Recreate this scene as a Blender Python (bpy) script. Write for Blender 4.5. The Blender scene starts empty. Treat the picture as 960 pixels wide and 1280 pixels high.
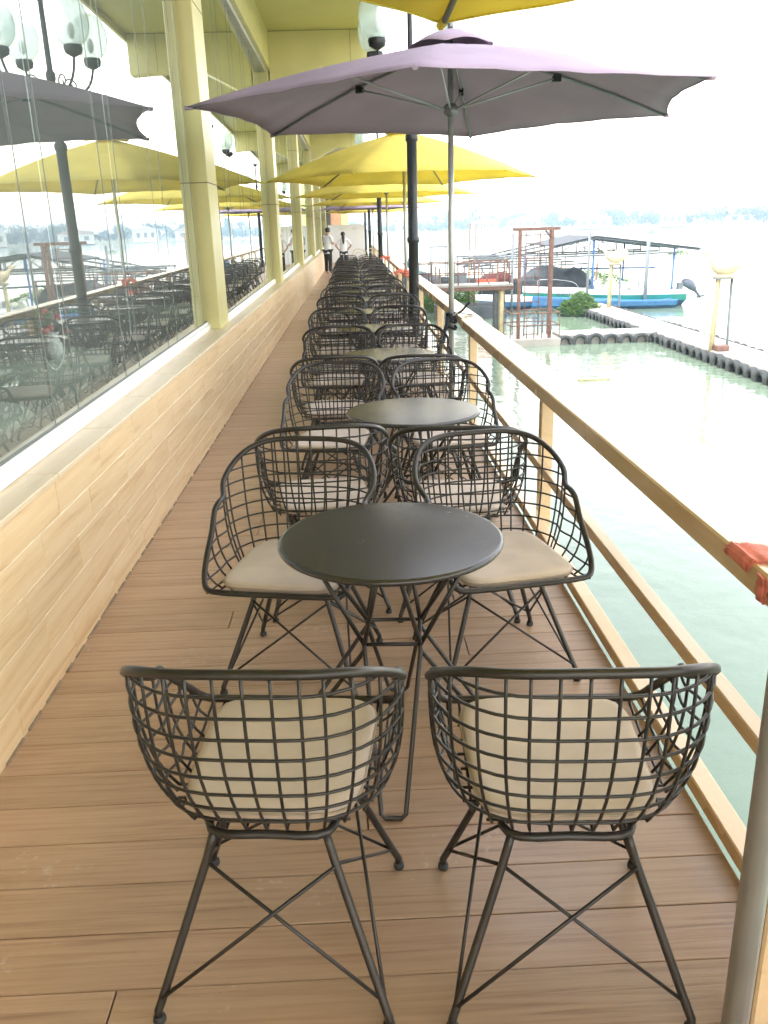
import bpy, bmesh, math, random
from mathutils import Vector, Matrix, noise
random.seed(11)
S = bpy.context.scene
COL = S.collection
R = math.radians
PI = math.pi

# ------------------------------------------------------------------ camera
cam_d = bpy.data.cameras.new('camera'); cam = bpy.data.objects.new('camera', cam_d); COL.objects.link(cam)
cam_d.sensor_fit = 'VERTICAL'; cam_d.sensor_height = 36.0; cam_d.lens = 36.0*1049.0/1280.0
cam_d.clip_start = 0.05; cam_d.clip_end = 9000
PITCH, ROLL, YAW = R(18.73), R(1.75), R(1.53)
_f = Vector((math.sin(YAW)*math.cos(PITCH), math.cos(YAW)*math.cos(PITCH), -math.sin(PITCH)))
_r = Vector((math.cos(YAW), -math.sin(YAW), 0)); _u = _r.cross(_f)
_c, _s = math.cos(ROLL), math.sin(ROLL)
r2 = _c*_r - _s*_u; u2 = _c*_u + _s*_r
m = Matrix((r2, u2, -_f)).transposed().to_4x4(); m.translation = Vector((0, 0, 1.62))
cam.matrix_world = m
S.camera = cam

# ------------------------------------------------------------------ world, sun, exposure
SUN_EL, SUN_AZ = R(60), R(255)          # azimuth measured clockwise from +Y (the walkway direction)
W = bpy.data.worlds.new('World'); S.world = W; W.use_nodes = True
nt = W.node_tree; nt.nodes.clear()
sky = nt.nodes.new('ShaderNodeTexSky'); sky.sky_type = 'NISHITA'; sky.sun_disc = False
sky.sun_elevation = SUN_EL; sky.sun_rotation = SUN_AZ
sky.air_density = 2.0; sky.dust_density = 0.9; sky.ozone_density = 0.0; sky.altitude = 0
bg = nt.nodes.new('ShaderNodeBackground'); bg.inputs[1].default_value = 0.15
ow = nt.nodes.new('ShaderNodeOutputWorld')
hsv = nt.nodes.new('ShaderNodeHueSaturation'); hsv.inputs['Saturation'].default_value = .45     # white overcast: the same desaturation everywhere
wb = nt.nodes.new('ShaderNodeMixRGB'); wb.blend_type = 'MULTIPLY'; wb.inputs[0].default_value = 1; wb.inputs[2].default_value = (1.065, .985, .97, 1)
nt.links.new(sky.outputs[0], hsv.inputs['Color']); nt.links.new(hsv.outputs[0], wb.inputs[1]); nt.links.new(wb.outputs[0], bg.inputs[0]); nt.links.new(bg.outputs[0], ow.inputs[0])
sd = bpy.data.lights.new('sun', 'SUN'); sd.energy = 0.5; sd.angle = R(20); sd.color = (1.0, 0.97, 0.93)
so = bpy.data.objects.new('sun', sd); COL.objects.link(so)
_dir = Vector((math.sin(SUN_AZ)*math.cos(SUN_EL), math.cos(SUN_AZ)*math.cos(SUN_EL), math.sin(SUN_EL)))
so.rotation_euler = _dir.to_track_quat('Z', 'Y').to_euler(); so.location = (-20, -10, 40)
S.render.engine = 'CYCLES'
S.view_settings.view_transform = 'Standard'; S.view_settings.look = 'None'
S.view_settings.exposure = 2.74; S.view_settings.gamma = 1.0
S.cycles.max_bounces = 6; S.cycles.diffuse_bounces = 4; S.cycles.transparent_max_bounces = 20; S.cycles.glossy_bounces = 4
S.cycles.volume_bounces = 0; S.cycles.use_adaptive_sampling = True; S.cycles.adaptive_threshold = .03

# ------------------------------------------------------------------ materials
def nmat(name):
    mt = bpy.data.materials.new(name); mt.use_nodes = True
    t = mt.node_tree; b = t.nodes['Principled BSDF']
    return mt, t, b
def N(t, kind, **kw):
    n = t.nodes.new('ShaderNode'+kind)
    for k, v in kw.items(): setattr(n, k, v)
    return n
def ramp(t, fac, stops):
    r = N(t, 'ValToRGB'); t.links.new(fac, r.inputs[0]); e = r.color_ramp.elements
    e[0].position, e[0].color = stops[0][0], (*stops[0][1], 1)
    e[1].position, e[1].color = stops[1][0], (*stops[1][1], 1)
    for p, c in stops[2:]:
        x = e.new(p); x.color = (*c, 1)
    return r.outputs[0]
def sc(c, k): return tuple(min(1, v*k) for v in c)
def plain(name, col, rough=.5, metal=0, var=.12, nscale=6, bump=.0, bscale=60, spec=.5, rvar=0.12):
    mt, t, b = nmat(name)
    tc = N(t, 'TexCoord'); nz = N(t, 'TexNoise'); nz.inputs['Scale'].default_value = nscale; nz.inputs['Detail'].default_value = 6
    t.links.new(tc.outputs['Object'], nz.inputs['Vector'])
    c = ramp(t, nz.outputs[0], [(.3, sc(col, 1-var)), (.7, sc(col, 1+var))])
    t.links.new(c, b.inputs['Base Color'])
    mr = N(t, 'MapRange'); mr.inputs[3].default_value = max(.03, rough-rvar); mr.inputs[4].default_value = min(1, rough+rvar)
    nz2 = N(t, 'TexNoise'); nz2.inputs['Scale'].default_value = nscale*2.7; nz2.inputs['Detail'].default_value = 4
    t.links.new(tc.outputs['Object'], nz2.inputs['Vector'])
    t.links.new(nz2.outputs[0], mr.inputs[0]); t.links.new(mr.outputs[0], b.inputs['Roughness'])
    b.inputs['Metallic'].default_value = metal; b.inputs['Specular IOR Level'].default_value = spec
    if bump:
        n3 = N(t, 'TexNoise'); n3.inputs['Scale'].default_value = bscale; n3.inputs['Detail'].default_value = 3
        t.links.new(tc.outputs['Object'], n3.inputs['Vector'])
        bp = N(t, 'Bump'); bp.inputs['Strength'].default_value = bump; bp.inputs['Distance'].default_value = .01
        t.links.new(n3.outputs[0], bp.inputs['Height']); t.links.new(bp.outputs[0], b.inputs['Normal'])
    return mt
def grain(name, stops, stretch, rough, hue=.06, val=.25, bump=.12, spec=.5, scale=4.0, knots=True, scuff=False):
    """wood grain along the axis with the smallest stretch; per-object tone from Object Info random"""
    mt, t, b = nmat(name)
    tc = N(t, 'TexCoord'); oi = N(t, 'ObjectInfo')
    ml = N(t, 'Math', operation='MULTIPLY'); ml.inputs[1].default_value = 37.0; t.links.new(oi.outputs['Random'], ml.inputs[0])
    cb = N(t, 'CombineXYZ'); [t.links.new(ml.outputs[0], cb.inputs[i]) for i in range(3)]
    ad = N(t, 'VectorMath', operation='ADD'); t.links.new(tc.outputs['Object'], ad.inputs[0]); t.links.new(cb.outputs[0], ad.inputs[1])
    mp = N(t, 'Mapping'); mp.inputs['Scale'].default_value = stretch; t.links.new(ad.outputs[0], mp.inputs[0])
    n1 = N(t, 'TexNoise'); n1.inputs['Scale'].default_value = scale; n1.inputs['Detail'].default_value = 8; n1.inputs['Roughness'].default_value = .65
    n1.inputs['Distortion'].default_value = .5
    t.links.new(mp.outputs[0], n1.inputs['Vector'])
    c = ramp(t, n1.outputs[0], stops)
    n2 = N(t, 'TexNoise'); n2.inputs['Scale'].default_value = 1.3; n2.inputs['Detail'].default_value = 3
    t.links.new(ad.outputs[0], n2.inputs['Vector'])
    hs = N(t, 'HueSaturation'); t.links.new(c, hs.inputs['Color'])
    mr = N(t, 'MapRange'); mr.inputs[3].default_value = 1-val; mr.inputs[4].default_value = 1+val
    mx = N(t, 'Math', operation='ADD'); t.links.new(oi.outputs['Random'], mx.inputs[0]); t.links.new(n2.outputs[0], mx.inputs[1])
    hf = N(t, 'Math', operation='MULTIPLY'); hf.inputs[1].default_value = .5; t.links.new(mx.outputs[0], hf.inputs[0])
    t.links.new(hf.outputs[0], mr.inputs[0]); t.links.new(mr.outputs[0], hs.inputs['Value'])
    w = N(t, 'TexWhiteNoise', noise_dimensions='1D'); t.links.new(ml.outputs[0], w.inputs['W'])
    mh = N(t, 'MapRange'); mh.inputs[3].default_value = .5-hue*.25; mh.inputs[4].default_value = .5+hue*.1
    t.links.new(w.outputs[0], mh.inputs[0]); t.links.new(mh.outputs[0], hs.inputs['Hue'])
    out = hs.outputs[0]
    if knots:
        vo = N(t, 'TexVoronoi'); vo.inputs['Scale'].default_value = 3.2; vo.inputs['Randomness'].default_value = 1
        mp2 = N(t, 'Mapping'); mp2.inputs['Scale'].default_value = (.7, 1.6, 1); t.links.new(ad.outputs[0], mp2.inputs[0]); t.links.new(mp2.outputs[0], vo.inputs['Vector'])
        k = ramp(t, vo.outputs['Distance'], [(.012, (.35, .28, .22)), (.035, (1, 1, 1))])
        mm = N(t, 'MixRGB', blend_type='MULTIPLY'); mm.inputs[0].default_value = .75
        t.links.new(out, mm.inputs[1]); t.links.new(k, mm.inputs[2]); out = mm.outputs[0]
    if scuff:
        ns = N(t, 'TexNoise'); ns.inputs['Scale'].default_value = 46; ns.inputs['Detail'].default_value = 4; t.links.new(ad.outputs[0], ns.inputs['Vector'])
        nb_ = N(t, 'TexNoise'); nb_.inputs['Scale'].default_value = 2.1; t.links.new(ad.outputs[0], nb_.inputs['Vector'])
        ml2 = N(t, 'Math', operation='MULTIPLY'); t.links.new(ns.outputs[0], ml2.inputs[0]); t.links.new(nb_.outputs[0], ml2.inputs[1])
        k2 = ramp(t, ml2.outputs[0], [(.40, (0, 0, 0)), (.47, (1, 1, 1))])
        m3 = N(t, 'MixRGB'); t.links.new(k2, m3.inputs[0]); m3.inputs[2].default_value = (.55, .48, .40, 1); t.links.new(out, m3.inputs[1])
        mf = N(t, 'Math', operation='MULTIPLY'); mf.inputs[1].default_value = .4; t.links.new(k2, mf.inputs[0]); t.links.new(mf.outputs[0], m3.inputs[0]); out = m3.outputs[0]
        nd = N(t, 'TexNoise'); nd.inputs['Scale'].default_value = 1.1; nd.inputs['Detail'].default_value = 6; t.links.new(tc.outputs['Object'], nd.inputs['Vector'])
        dk = ramp(t, nd.outputs[0], [(.35, (.80, .78, .76)), (.6, (1, 1, 1))])
        m4 = N(t, 'MixRGB', blend_type='MULTIPLY'); m4.inputs[0].default_value = 1; t.links.new(out, m4.inputs[1]); t.links.new(dk, m4.inputs[2]); out = m4.outputs[0]
    t.links.new(out, b.inputs['Base Color'])
    rr = N(t, 'MapRange'); rr.inputs[3].default_value = rough-.1; rr.inputs[4].default_value = rough+.14
    t.links.new(n2.outputs[0], rr.inputs[0]); t.links.new(rr.outputs[0], b.inputs['Roughness'])
    b.inputs['Specular IOR Level'].default_value = spec
    bp = N(t, 'Bump'); bp.inputs['Strength'].default_value = bump; bp.inputs['Distance'].default_value = .004
    t.links.new(n1.outputs[0], bp.inputs['Height']); t.links.new(bp.outputs[0], b.inputs['Normal'])
    return mt
def cloth(name, col, trans=.35, rough=.85):
    mt, t, b = nmat(name)
    tc = N(t, 'TexCoord'); nz = N(t, 'TexNoise'); nz.inputs['Scale'].default_value = 1.7; nz.inputs['Detail'].default_value = 5
    t.links.new(tc.outputs['Object'], nz.inputs['Vector'])
    c = ramp(t, nz.outputs[0], [(.3, sc(col, .9)), (.7, sc(col, 1.07))])
    t.links.new(c, b.inputs['Base Color']); b.inputs['Roughness'].default_value = rough; b.inputs['Specular IOR Level'].default_value = .2
    tr = N(t, 'BsdfTranslucent'); t.links.new(c, tr.inputs[0])
    mx = N(t, 'MixShader'); mx.inputs[0].default_value = trans
    wv = N(t, 'TexNoise'); wv.inputs['Scale'].default_value = 5; t.links.new(tc.outputs['Object'], wv.inputs['Vector'])
    bp = N(t, 'Bump'); bp.inputs['Strength'].default_value = .3; bp.inputs['Distance'].default_value = .03
    t.links.new(wv.outputs[0], bp.inputs['Height']); t.links.new(bp.outputs[0], b.inputs['Normal'])
    t.links.new(b.outputs[0], mx.inputs[1]); t.links.new(tr.outputs[0], mx.inputs[2])
    t.links.new(mx.outputs[0], t.nodes['Material Output'].inputs[0])
    return mt
def glassmat(name, tint=(.9, .96, .95), boost=.1, rough=.0, white=0.0, mul=1.45):
    mt, t, b = nmat(name); t.nodes.remove(b)
    tr = N(t, 'BsdfTransparent'); tr.inputs[0].default_value = (*tint, 1)
    gl = N(t, 'BsdfGlossy'); gl.inputs['Roughness'].default_value = rough; gl.inputs[0].default_value = (.95, 1, .99, 1)
    fr = N(t, 'Fresnel'); fr.inputs[0].default_value = 1.5
    ad = N(t, 'Math', operation='MULTIPLY_ADD'); ad.inputs[1].default_value = mul; ad.inputs[2].default_value = boost; ad.use_clamp = True
    t.links.new(fr.outputs[0], ad.inputs[0])
    ge = N(t, 'NewGeometry'); iv = N(t, 'Math', operation='SUBTRACT'); iv.inputs[0].default_value = 1.0; t.links.new(ge.outputs['Backfacing'], iv.inputs[1])
    fm_ = N(t, 'Math', operation='MULTIPLY'); t.links.new(ad.outputs[0], fm_.inputs[0]); t.links.new(iv.outputs[0], fm_.inputs[1])   # the inner face adds no second mirror
    mx = N(t, 'MixShader'); t.links.new(fm_.outputs[0], mx.inputs[0])
    first = tr.outputs[0]
    if white:
        df = N(t, 'BsdfTranslucent'); df.inputs[0].default_value = (.82, .92, .90, 1)
        d2 = N(t, 'BsdfDiffuse'); d2.inputs[0].default_value = (.82, .92, .90, 1)
        m1 = N(t, 'MixShader'); m1.inputs[0].default_value = .5; t.links.new(df.outputs[0], m1.inputs[1]); t.links.new(d2.outputs[0], m1.inputs[2])
        m2 = N(t, 'MixShader'); m2.inputs[0].default_value = white
        t.links.new(first, m2.inputs[1]); t.links.new(m1.outputs[0], m2.inputs[2]); first = m2.outputs[0]
    t.links.new(first, mx.inputs[1]); t.links.new(gl.outputs[0], mx.inputs[2])
    t.links.new(mx.outputs[0], t.nodes['Material Output'].inputs[0])
    return mt
def watermat():
    mt, t, b = nmat('river_water')
    tc = N(t, 'TexCoord')
    n0 = N(t, 'TexNoise'); n0.inputs['Scale'].default_value = .12; n0.inputs['Detail'].default_value = 4
    t.links.new(tc.outputs['Object'], n0.inputs['Vector'])
    c = ramp(t, n0.outputs[0], [(.3, (.155, .215, .148)), (.7, (.185, .245, .172))])
    t.links.new(c, b.inputs['Base Color'])
    b.inputs['Roughness'].default_value = .06; b.inputs['IOR'].default_value = 1.33; b.inputs['Specular IOR Level'].default_value = .5
    n1 = N(t, 'TexNoise'); n1.inputs['Scale'].default_value = 1.6; n1.inputs['Detail'].default_value = 5
    n2 = N(t, 'TexNoise'); n2.inputs['Scale'].default_value = .35; n2.inputs['Detail'].default_value = 2
    for n in (n1, n2): t.links.new(tc.outputs['Object'], n.inputs['Vector'])
    a = N(t, 'Math', operation='ADD'); t.links.new(n1.outputs[0], a.inputs[0]); t.links.new(n2.outputs[0], a.inputs[1])
    bp = N(t, 'Bump'); bp.inputs['Strength'].default_value = .42; bp.inputs['Distance'].default_value = .05
    t.links.new(a.outputs[0], bp.inputs['Height']); t.links.new(bp.outputs[0], b.inputs['Normal'])
    return mt
def leafmat(name, lo, hi):
    mt, t, b = nmat(name)
    tc = N(t, 'TexCoord'); nz = N(t, 'TexNoise'); nz.inputs['Scale'].default_value = 1.5; nz.inputs['Detail'].default_value = 5
    t.links.new(tc.outputs['Object'], nz.inputs['Vector'])
    c = ramp(t, nz.outputs[0], [(.3, lo), (.7, hi)]); t.links.new(c, b.inputs['Base Color']); b.inputs['Roughness'].default_value = .45
    tr = N(t, 'BsdfTranslucent'); t.links.new(c, tr.inputs[0]); mx = N(t, 'MixShader'); mx.inputs[0].default_value = .3
    t.links.new(b.outputs[0], mx.inputs[1]); t.links.new(tr.outputs[0], mx.inputs[2]); t.links.new(mx.outputs[0], t.nodes['Material Output'].inputs[0])
    return mt

M = {}
M['plank'] = grain('deck_wood', [(.28, (.26, .158, .092)), (.45, (.41, .268, .162)), (.6, (.47, .32, .20)), (.75, (.36, .225, .132))], (.42, 15, 15), .36, val=.10, hue=.012, scale=4.5, bump=.3, scuff=True)
M['tile'] = grain('wall_tile', [(.28, (.50, .32, .15)), (.46, (.67, .49, .275)), (.62, (.72, .56, .345)), (.78, (.57, .39, .19))], (9, .40, 9), .36, val=.05, hue=.006, scale=3.0, bump=.05, knots=False)
M['ledge'] = grain('ledge_stone', [(.3, (.58, .48, .32)), (.5, (.68, .57, .40)), (.7, (.63, .52, .35))], (6, .5, 6), .35, val=.05, hue=.02, bump=.04, knots=False)
M['mortar'] = plain('old_mortar', (.26, .20, .14), .95, var=.3, nscale=20)
M['grout'] = plain('grout', (.70, .62, .48), .9, var=.2, nscale=14)
M['joist'] = plain('joist_wood', (.20, .13, .08), .8)
M['rail'] = grain('rail_paint', [(.3, (.64, .45, .25)), (.5, (.71, .52, .30)), (.7, (.67, .48, .27))], (5, .4, 5), .24, val=.06, hue=.02, bump=.06, knots=False)
M['panel'] = plain('yellow_green_panel', (.58, .54, .24), .35, var=.08, nscale=1.6, spec=.5)
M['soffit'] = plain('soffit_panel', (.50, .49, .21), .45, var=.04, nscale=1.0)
M['joint'] = plain('panel_joint', (.12, .11, .06), .8)
M['white'] = plain('white_frame', (.80, .80, .78), .4, var=.05, nscale=3)
M['seal'] = plain('dark_seal', (.16, .18, .17), .5)
M['glass'] = glassmat('window_glass', boost=.12, white=.23, mul=1.4)
M['clearedge'] = glassmat('clear_inner_glass', tint=(.96, .99, .98), boost=0, mul=0)
M['globe'] = glassmat('lamp_globe_glass', (.93, .97, .95), .06, .02, .42)
M['metal'] = plain('bronze_black_metal', (.030, .026, .022), .40, metal=.25, var=.3, nscale=9, spec=.55)
M['tabletop'] = plain('table_top_metal', (.040, .036, .033), .26, metal=.2, var=.08, nscale=3, spec=.6, rvar=.04)
M['cushion'] = plain('beige_cushion', (.55, .455, .37), .6, var=.09, nscale=8, bump=.3, bscale=12)
M['piping'] = plain('cushion_piping', (.44, .36, .27), .7)
M['rubber'] = plain('black_rubber', (.02, .02, .02), .7)
M['purple'] = cloth('purple_canopy', (.39, .305, .375), .11)
M['yellow'] = cloth('yellow_canopy', (.88, .75, .18), .45)
M['alu'] = plain('grey_aluminium', (.46, .48, .48), .4, metal=.55, var=.1)
M['rib'] = plain('umbrella_rib_metal', (.20, .21, .20), .45, metal=.4)
M['lamp'] = plain('black_lamp_iron', (.018, .02, .02), .38, var=.3, metal=.2)
M['strapred'] = plain('red_strap', (.72, .22, .17), .85, var=.2, nscale=30, bump=.4, bscale=120)
M['strapblack'] = plain('black_strap', (.025, .025, .03), .8)
M['rope'] = plain('grey_rope', (.42, .40, .34), .9)
M['water'] = watermat()
M['rust'] = plain('rusty_brown_steel', (.165, .085, .06), .6, var=.3, nscale=7)
M['pale_steel'] = plain('pale_steel', (.13, .15, .16), .5, var=.15)
M['blue_steel'] = plain('blue_paint', (.04, .14, .38), .45, var=.15)
M['roof_metal'] = plain('dark_sheet_roof', (.035, .042, .046), .7, var=.25, nscale=2)
M['concrete'] = plain('pale_concrete', (.34, .32, .28), .85, var=.14, nscale=2.5, bump=.2)
M['tyre'] = plain('old_tyre_rubber', (.045, .05, .047), .75, var=.4, nscale=9)
M['bamboo'] = plain('weathered_yellow_pipe', (.36, .31, .16), .6, var=.25, nscale=5)
M['greypipe'] = plain('grey_pipe', (.16, .18, .18), .5)
M['statue'] = plain('cream_statue_paint', (.58, .49, .31), .5, var=.16, nscale=5, bump=.2, bscale=25)
M['hullwhite'] = plain('white_gelcoat', (.72, .74, .72), .3, var=.05)
M['hullgreen'] = plain('green_gelcoat', (.02, .24, .19), .3, var=.1)
M['hullblue'] = plain('blue_hull', (.05, .17, .36), .4, var=.2)
M['darkhull'] = plain('dark_tarpaulin', (.05, .06, .065), .7, var=.4, nscale=2)
M['redtarp'] = plain('red_tarpaulin', (.12, .022, .016), .7, var=.2)
M['orange'] = plain('orange_plastic', (.70, .12, .05), .5)
M['bluecloth'] = plain('blue_tarpaulin', (.08, .28, .42), .7)
M['motor'] = plain('outboard_cowl', (.10, .12, .15), .35)
M['leaf'] = leafmat('hyacinth_leaf', (.07, .15, .03), (.20, .32, .08))
M['tree'] = leafmat('far_tree_leaf', (.016, .036, .02), (.034, .062, .03))
M['bark'] = plain('bark', (.12, .09, .06), .9)
M['land'] = plain('river_bank', (.20, .19, .12), .95, var=.3, nscale=.1)
M['housewall'] = plain('house_wall', (.60, .56, .50), .8, var=.1, nscale=.5)
M['houseroof'] = plain('house_roof', (.36, .20, .15), .8, var=.2, nscale=.5)
M['paleroof'] = plain('pale_sheet_roof', (.45, .47, .48), .6)
M['housedark'] = plain('house_window', (.06, .07, .08), .3)
M['intfloor'] = plain('interior_floor_tile', (.16, .14, .11), .3, nscale=1)
M['intwall'] = plain('interior_wall', (.18, .17, .14), .8, nscale=1)
M['tablecloth'] = plain('pale_green_cloth', (.42, .46, .36), .8, nscale=4)
M['flowerred'] = plain('red_petal', (.55, .06, .08), .6)
M['chain'] = plain('white_chain', (.75, .75, .72), .5)
M['skin'] = plain('skin', (.42, .25, .17), .55, var=.05)
M['shirt'] = plain('white_shirt', (.72, .73, .74), .85, var=.05, nscale=12, bump=.3, bscale=18)
M['trousers'] = plain('dark_trousers', (.02, .02, .025), .85)
M['hair'] = plain('black_hair', (.012, .011, .010), .5)
M['partition'] = plain('white_partition', (.78, .79, .78), .6, var=.04, nscale=.8)
M['partmark'] = plain('pale_grey_print', (.55, .57, .57), .7)
M['orangewall'] = plain('terracotta_wall', (.50, .26, .14), .8)

# ------------------------------------------------------------------ mesh helpers
class MB:
    def __init__(s): s.v = []; s.f = []; s.sm = []
    def add(s, vs, fs, smooth=False):
        o = len(s.v); s.v += [tuple(p) for p in vs]; s.f += [tuple(i+o for i in f) for f in fs]; s.sm += [smooth]*len(fs); return s
    def box(s, x0, x1, y0, y1, z0, z1, ch=0):
        if ch <= 0:
            vs = [(x, y, z) for x in (x0, x1) for y in (y0, y1) for z in (z0, z1)]
            return s.add(vs, [(0, 1, 3, 2), (4, 6, 7, 5), (0, 4, 5, 1), (2, 3, 7, 6), (0, 2, 6, 4), (1, 5, 7, 3)])
        bm = bmesh.new(); vs = [bm.verts.new((x, y, z)) for x in (x0, x1) for y in (y0, y1) for z in (z0, z1)]
        for f in [(0, 1, 3, 2), (4, 6, 7, 5), (0, 4, 5, 1), (2, 3, 7, 6), (0, 2, 6, 4), (1, 5, 7, 3)]: bm.faces.new([vs[i] for i in f])
        bmesh.ops.bevel(bm, geom=bm.edges[:], offset=ch, segments=1, affect='EDGES')
        bm.verts.index_update()
        s.add([v.co[:] for v in bm.verts], [tuple(v.index for v in f.verts) for f in bm.faces]); bm.free(); return s
    def tube(s, pts, r, n=6, closed=False, caps=True):
        pts = [Vector(p) for p in pts]; k = len(pts)
        rs = r if isinstance(r, (list, tuple)) else [r]*k
        T = []
        for i in range(k):
            a = pts[(i-1) % k] if (closed or i > 0) else pts[i]; b = pts[(i+1) % k] if (closed or i < k-1) else pts[i]
            d = b-a; T.append(d.normalized() if d.length > 1e-9 else Vector((0, 0, 1)))
        up = Vector((0, 0, 1)) if abs(T[0].z) < .9 else Vector((1, 0, 0))
        nrm = T[0].cross(up).normalized(); vs = []
        for i in range(k):
            if i > 0:
                q = T[i-1].rotation_difference(T[i]); nrm = (q @ nrm)
                nrm = (nrm - T[i]*nrm.dot(T[i])).normalized()
            bn = T[i].cross(nrm)
            for j in range(n):
                a = 2*PI*j/n; vs.append(pts[i]+rs[i]*(math.cos(a)*nrm+math.sin(a)*bn))
        fs = []
        for i in range(k if closed else k-1):
            i2 = (i+1) % k
            for j in range(n): j2 = (j+1) % n; fs.append((i*n+j, i*n+j2, i2*n+j2, i2*n+j))
        s.add(vs, fs, True)
        if caps and not closed:
            o = len(s.v)-len(vs); s.f.append(tuple(o+j for j in reversed(range(n)))); s.f.append(tuple(o+(k-1)*n+j for j in range(n))); s.sm += [False, False]
        return s
    def lathe(s, prof, n=24, c=(0, 0, 0), smooth=True):
        vs = []; fs = []
        for r, z in prof:
            for j in range(n): a = 2*PI*j/n; vs.append((c[0]+r*math.cos(a), c[1]+r*math.sin(a), c[2]+z))
        for i in range(len(prof)-1):
            for j in range(n): j2 = (j+1) % n; fs.append((i*n+j, i*n+j2, (i+1)*n+j2, (i+1)*n+j))
        s.add(vs, fs, smooth)
        o = len(s.v)-len(vs)
        if prof[0][0] > 1e-6: s.f.append(tuple(o+j for j in reversed(range(n)))); s.sm.append(False)
        if prof[-1][0] > 1e-6: s.f.append(tuple(o+(len(prof)-1)*n+j for j in range(n))); s.sm.append(False)
        return s
    def ball(s, c, rx, ry, rz, n=12, k=8):
        prof = [(max(1e-7, math.sin(PI*i/k)), -math.cos(PI*i/k)) for i in range(k+1)]
        t = MB().lathe(prof, n); t.v = [(c[0]+x*rx, c[1]+y*ry, c[2]+z*rz) for x, y, z in t.v]
        return s.add(t.v, t.f, True)
    def grid(s, P, smooth=True, close_u=False):
        nu, nv = len(P), len(P[0]); vs = [p for row in P for p in row]; fs = []
        for i in range(nu if close_u else nu-1):
            for j in range(nv-1): i2 = (i+1) % nu; fs.append((i*nv+j, i2*nv+j, i2*nv+j+1, i*nv+j+1))
        return s.add(vs, fs, smooth)
    def prism(s, poly, axis, a, b):
        """extrude a 2-D polygon along an axis between a and b"""
        def mk(p, q): return {'x': (q, p[0], p[1]), 'y': (p[0], q, p[1]), 'z': (p[0], p[1], q)}[axis]
        n = len(poly); vs = [mk(p, a) for p in poly]+[mk(p, b) for p in poly]
        return s.add(vs, [tuple(range(n)), tuple(reversed(range(n, 2*n)))]+[(i, (i+1) % n+0, (i+1) % n+n, i+n) for i in range(n)])
    def mesh(s, name, mat):
        me = bpy.data.meshes.new(name); me.from_pydata(s.v, [], s.f)
        me.polygons.foreach_set('use_smooth', s.sm); me.materials.append(mat); me.update()
        bm = bmesh.new(); bm.from_mesh(me); bmesh.ops.recalc_face_normals(bm, faces=bm.faces[:]); bm.to_mesh(me); bm.free()
        return me
    def build(s, name, mat, parent=None, loc=(0, 0, 0), rz=0, kind=None):
        return inst(name, s.mesh(name, mat), parent, loc, rz, kind)
def inst(name, me, parent=None, loc=(0, 0, 0), rz=0, kind=None):
    o = bpy.data.objects.new(name, me); COL.objects.link(o); o.parent = parent; o.location = loc; o.rotation_euler = (0, 0, rz)
    if kind: o['kind'] = kind
    return o
def tag(o, label=None, cat=None, group=None, kind=None):
    if label: o['label'] = label
    if cat: o['category'] = cat
    if group: o['group'] = group
    if kind: o['kind'] = kind
    return o
def thing(name, label, cat, loc=(0, 0, 0), rz=0, group=None, kind=None):
    o = bpy.data.objects.new(name, None); COL.objects.link(o); o.location = loc; o.rotation_euler = (0, 0, rz); o.empty_display_size = .2
    return tag(o, label, cat, group, kind)
def copy_tree(o, parent=None):
    c = o.copy(); COL.objects.link(c); c.parent = parent
    for ch in [x for x in CHILD.get(o.name, [])]: CHILD.setdefault(c.name, []).append(copy_tree(ch, c))
    return c
CHILD = {}
def index_children(root):
    CHILD[root.name] = list(root.children)
    for c in root.children: index_children(c)
def cr(pts, n=6, closed=False):
    """Catmull-Rom through points"""
    P = [Vector(p) for p in pts]; out = []; k = len(P)
    for i in range(k if closed else k-1):
        p0 = P[(i-1) % k] if (closed or i > 0) else P[i]*2-P[i+1]
        p1, p2 = P[i], P[(i+1) % k]
        p3 = P[(i+2) % k] if (closed or i < k-2) else p2*2-p1
        for j in range(n):
            t = j/n
            out.append(.5*((2*p1)+(-p0+p2)*t+(2*p0-5*p1+4*p2-p3)*t*t+(-p0+3*p1-3*p2+p3)*t**3))
    if not closed: out.append(P[-1])
    return out
ORD = ['nearest', 'second', 'third', 'fourth', 'fifth', 'sixth', 'seventh', 'eighth', 'ninth', 'tenth', 'eleventh', 'twelfth', 'thirteenth', 'fourteenth', 'fifteenth', 'sixteenth']

# ================================================================== SETTING
WL = -2.3                                   # water level; the deck is z = 0
XW, XE = -1.19, 0.935                       # low wall face, deck edge
YEND = 56.0
o = MB().add([(-60, -60, WL), (2500, -60, WL), (2500, 3000, WL), (-60, 3000, WL)], [(0, 1, 2, 3)]).build('river_water', M['water'], kind='structure')
tag(o, 'pale green river water')

# deck: joist bed + planks
deck = MB().box(XW-.06, XE-.01, -1.6, YEND, -.22, -.034).build('deck', M['joist'], kind='structure')
tag(deck, 'long narrow timber deck of cross planks')
PITCHB = .1655
pl_full = [MB().box(XW, XE, 0, PITCHB-.003, -.03, 0, .0018).mesh('plank', M['plank']) for _ in range(1)]
def plank_mesh(a, b): return MB().box(a, b, 0, PITCHB-.003, -.03, 0, .0018).mesh('plank', M['plank'])
splits = [(-.02, plank_mesh(XW, -.022), plank_mesh(-.018, XE)), (.4, plank_mesh(XW, .398), plank_mesh(.402, XE)), (-.6, plank_mesh(XW, -.602), plank_mesh(-.598, XE))]
y = -1.5; i = 0
rp = random.Random(5)
while y < 17.5:
    dz = rp.uniform(-.0018, .0012)
    if rp.random() < .35:
        _, a, b = rp.choice(splits); inst('plank', a, deck, (0, y, dz)); inst('plank', b, deck, (0, y, rp.uniform(-.0018, .0012)))
    else: inst('plank', pl_full[0], deck, (0, y, dz))
    y += PITCHB
far = MB()
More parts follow.
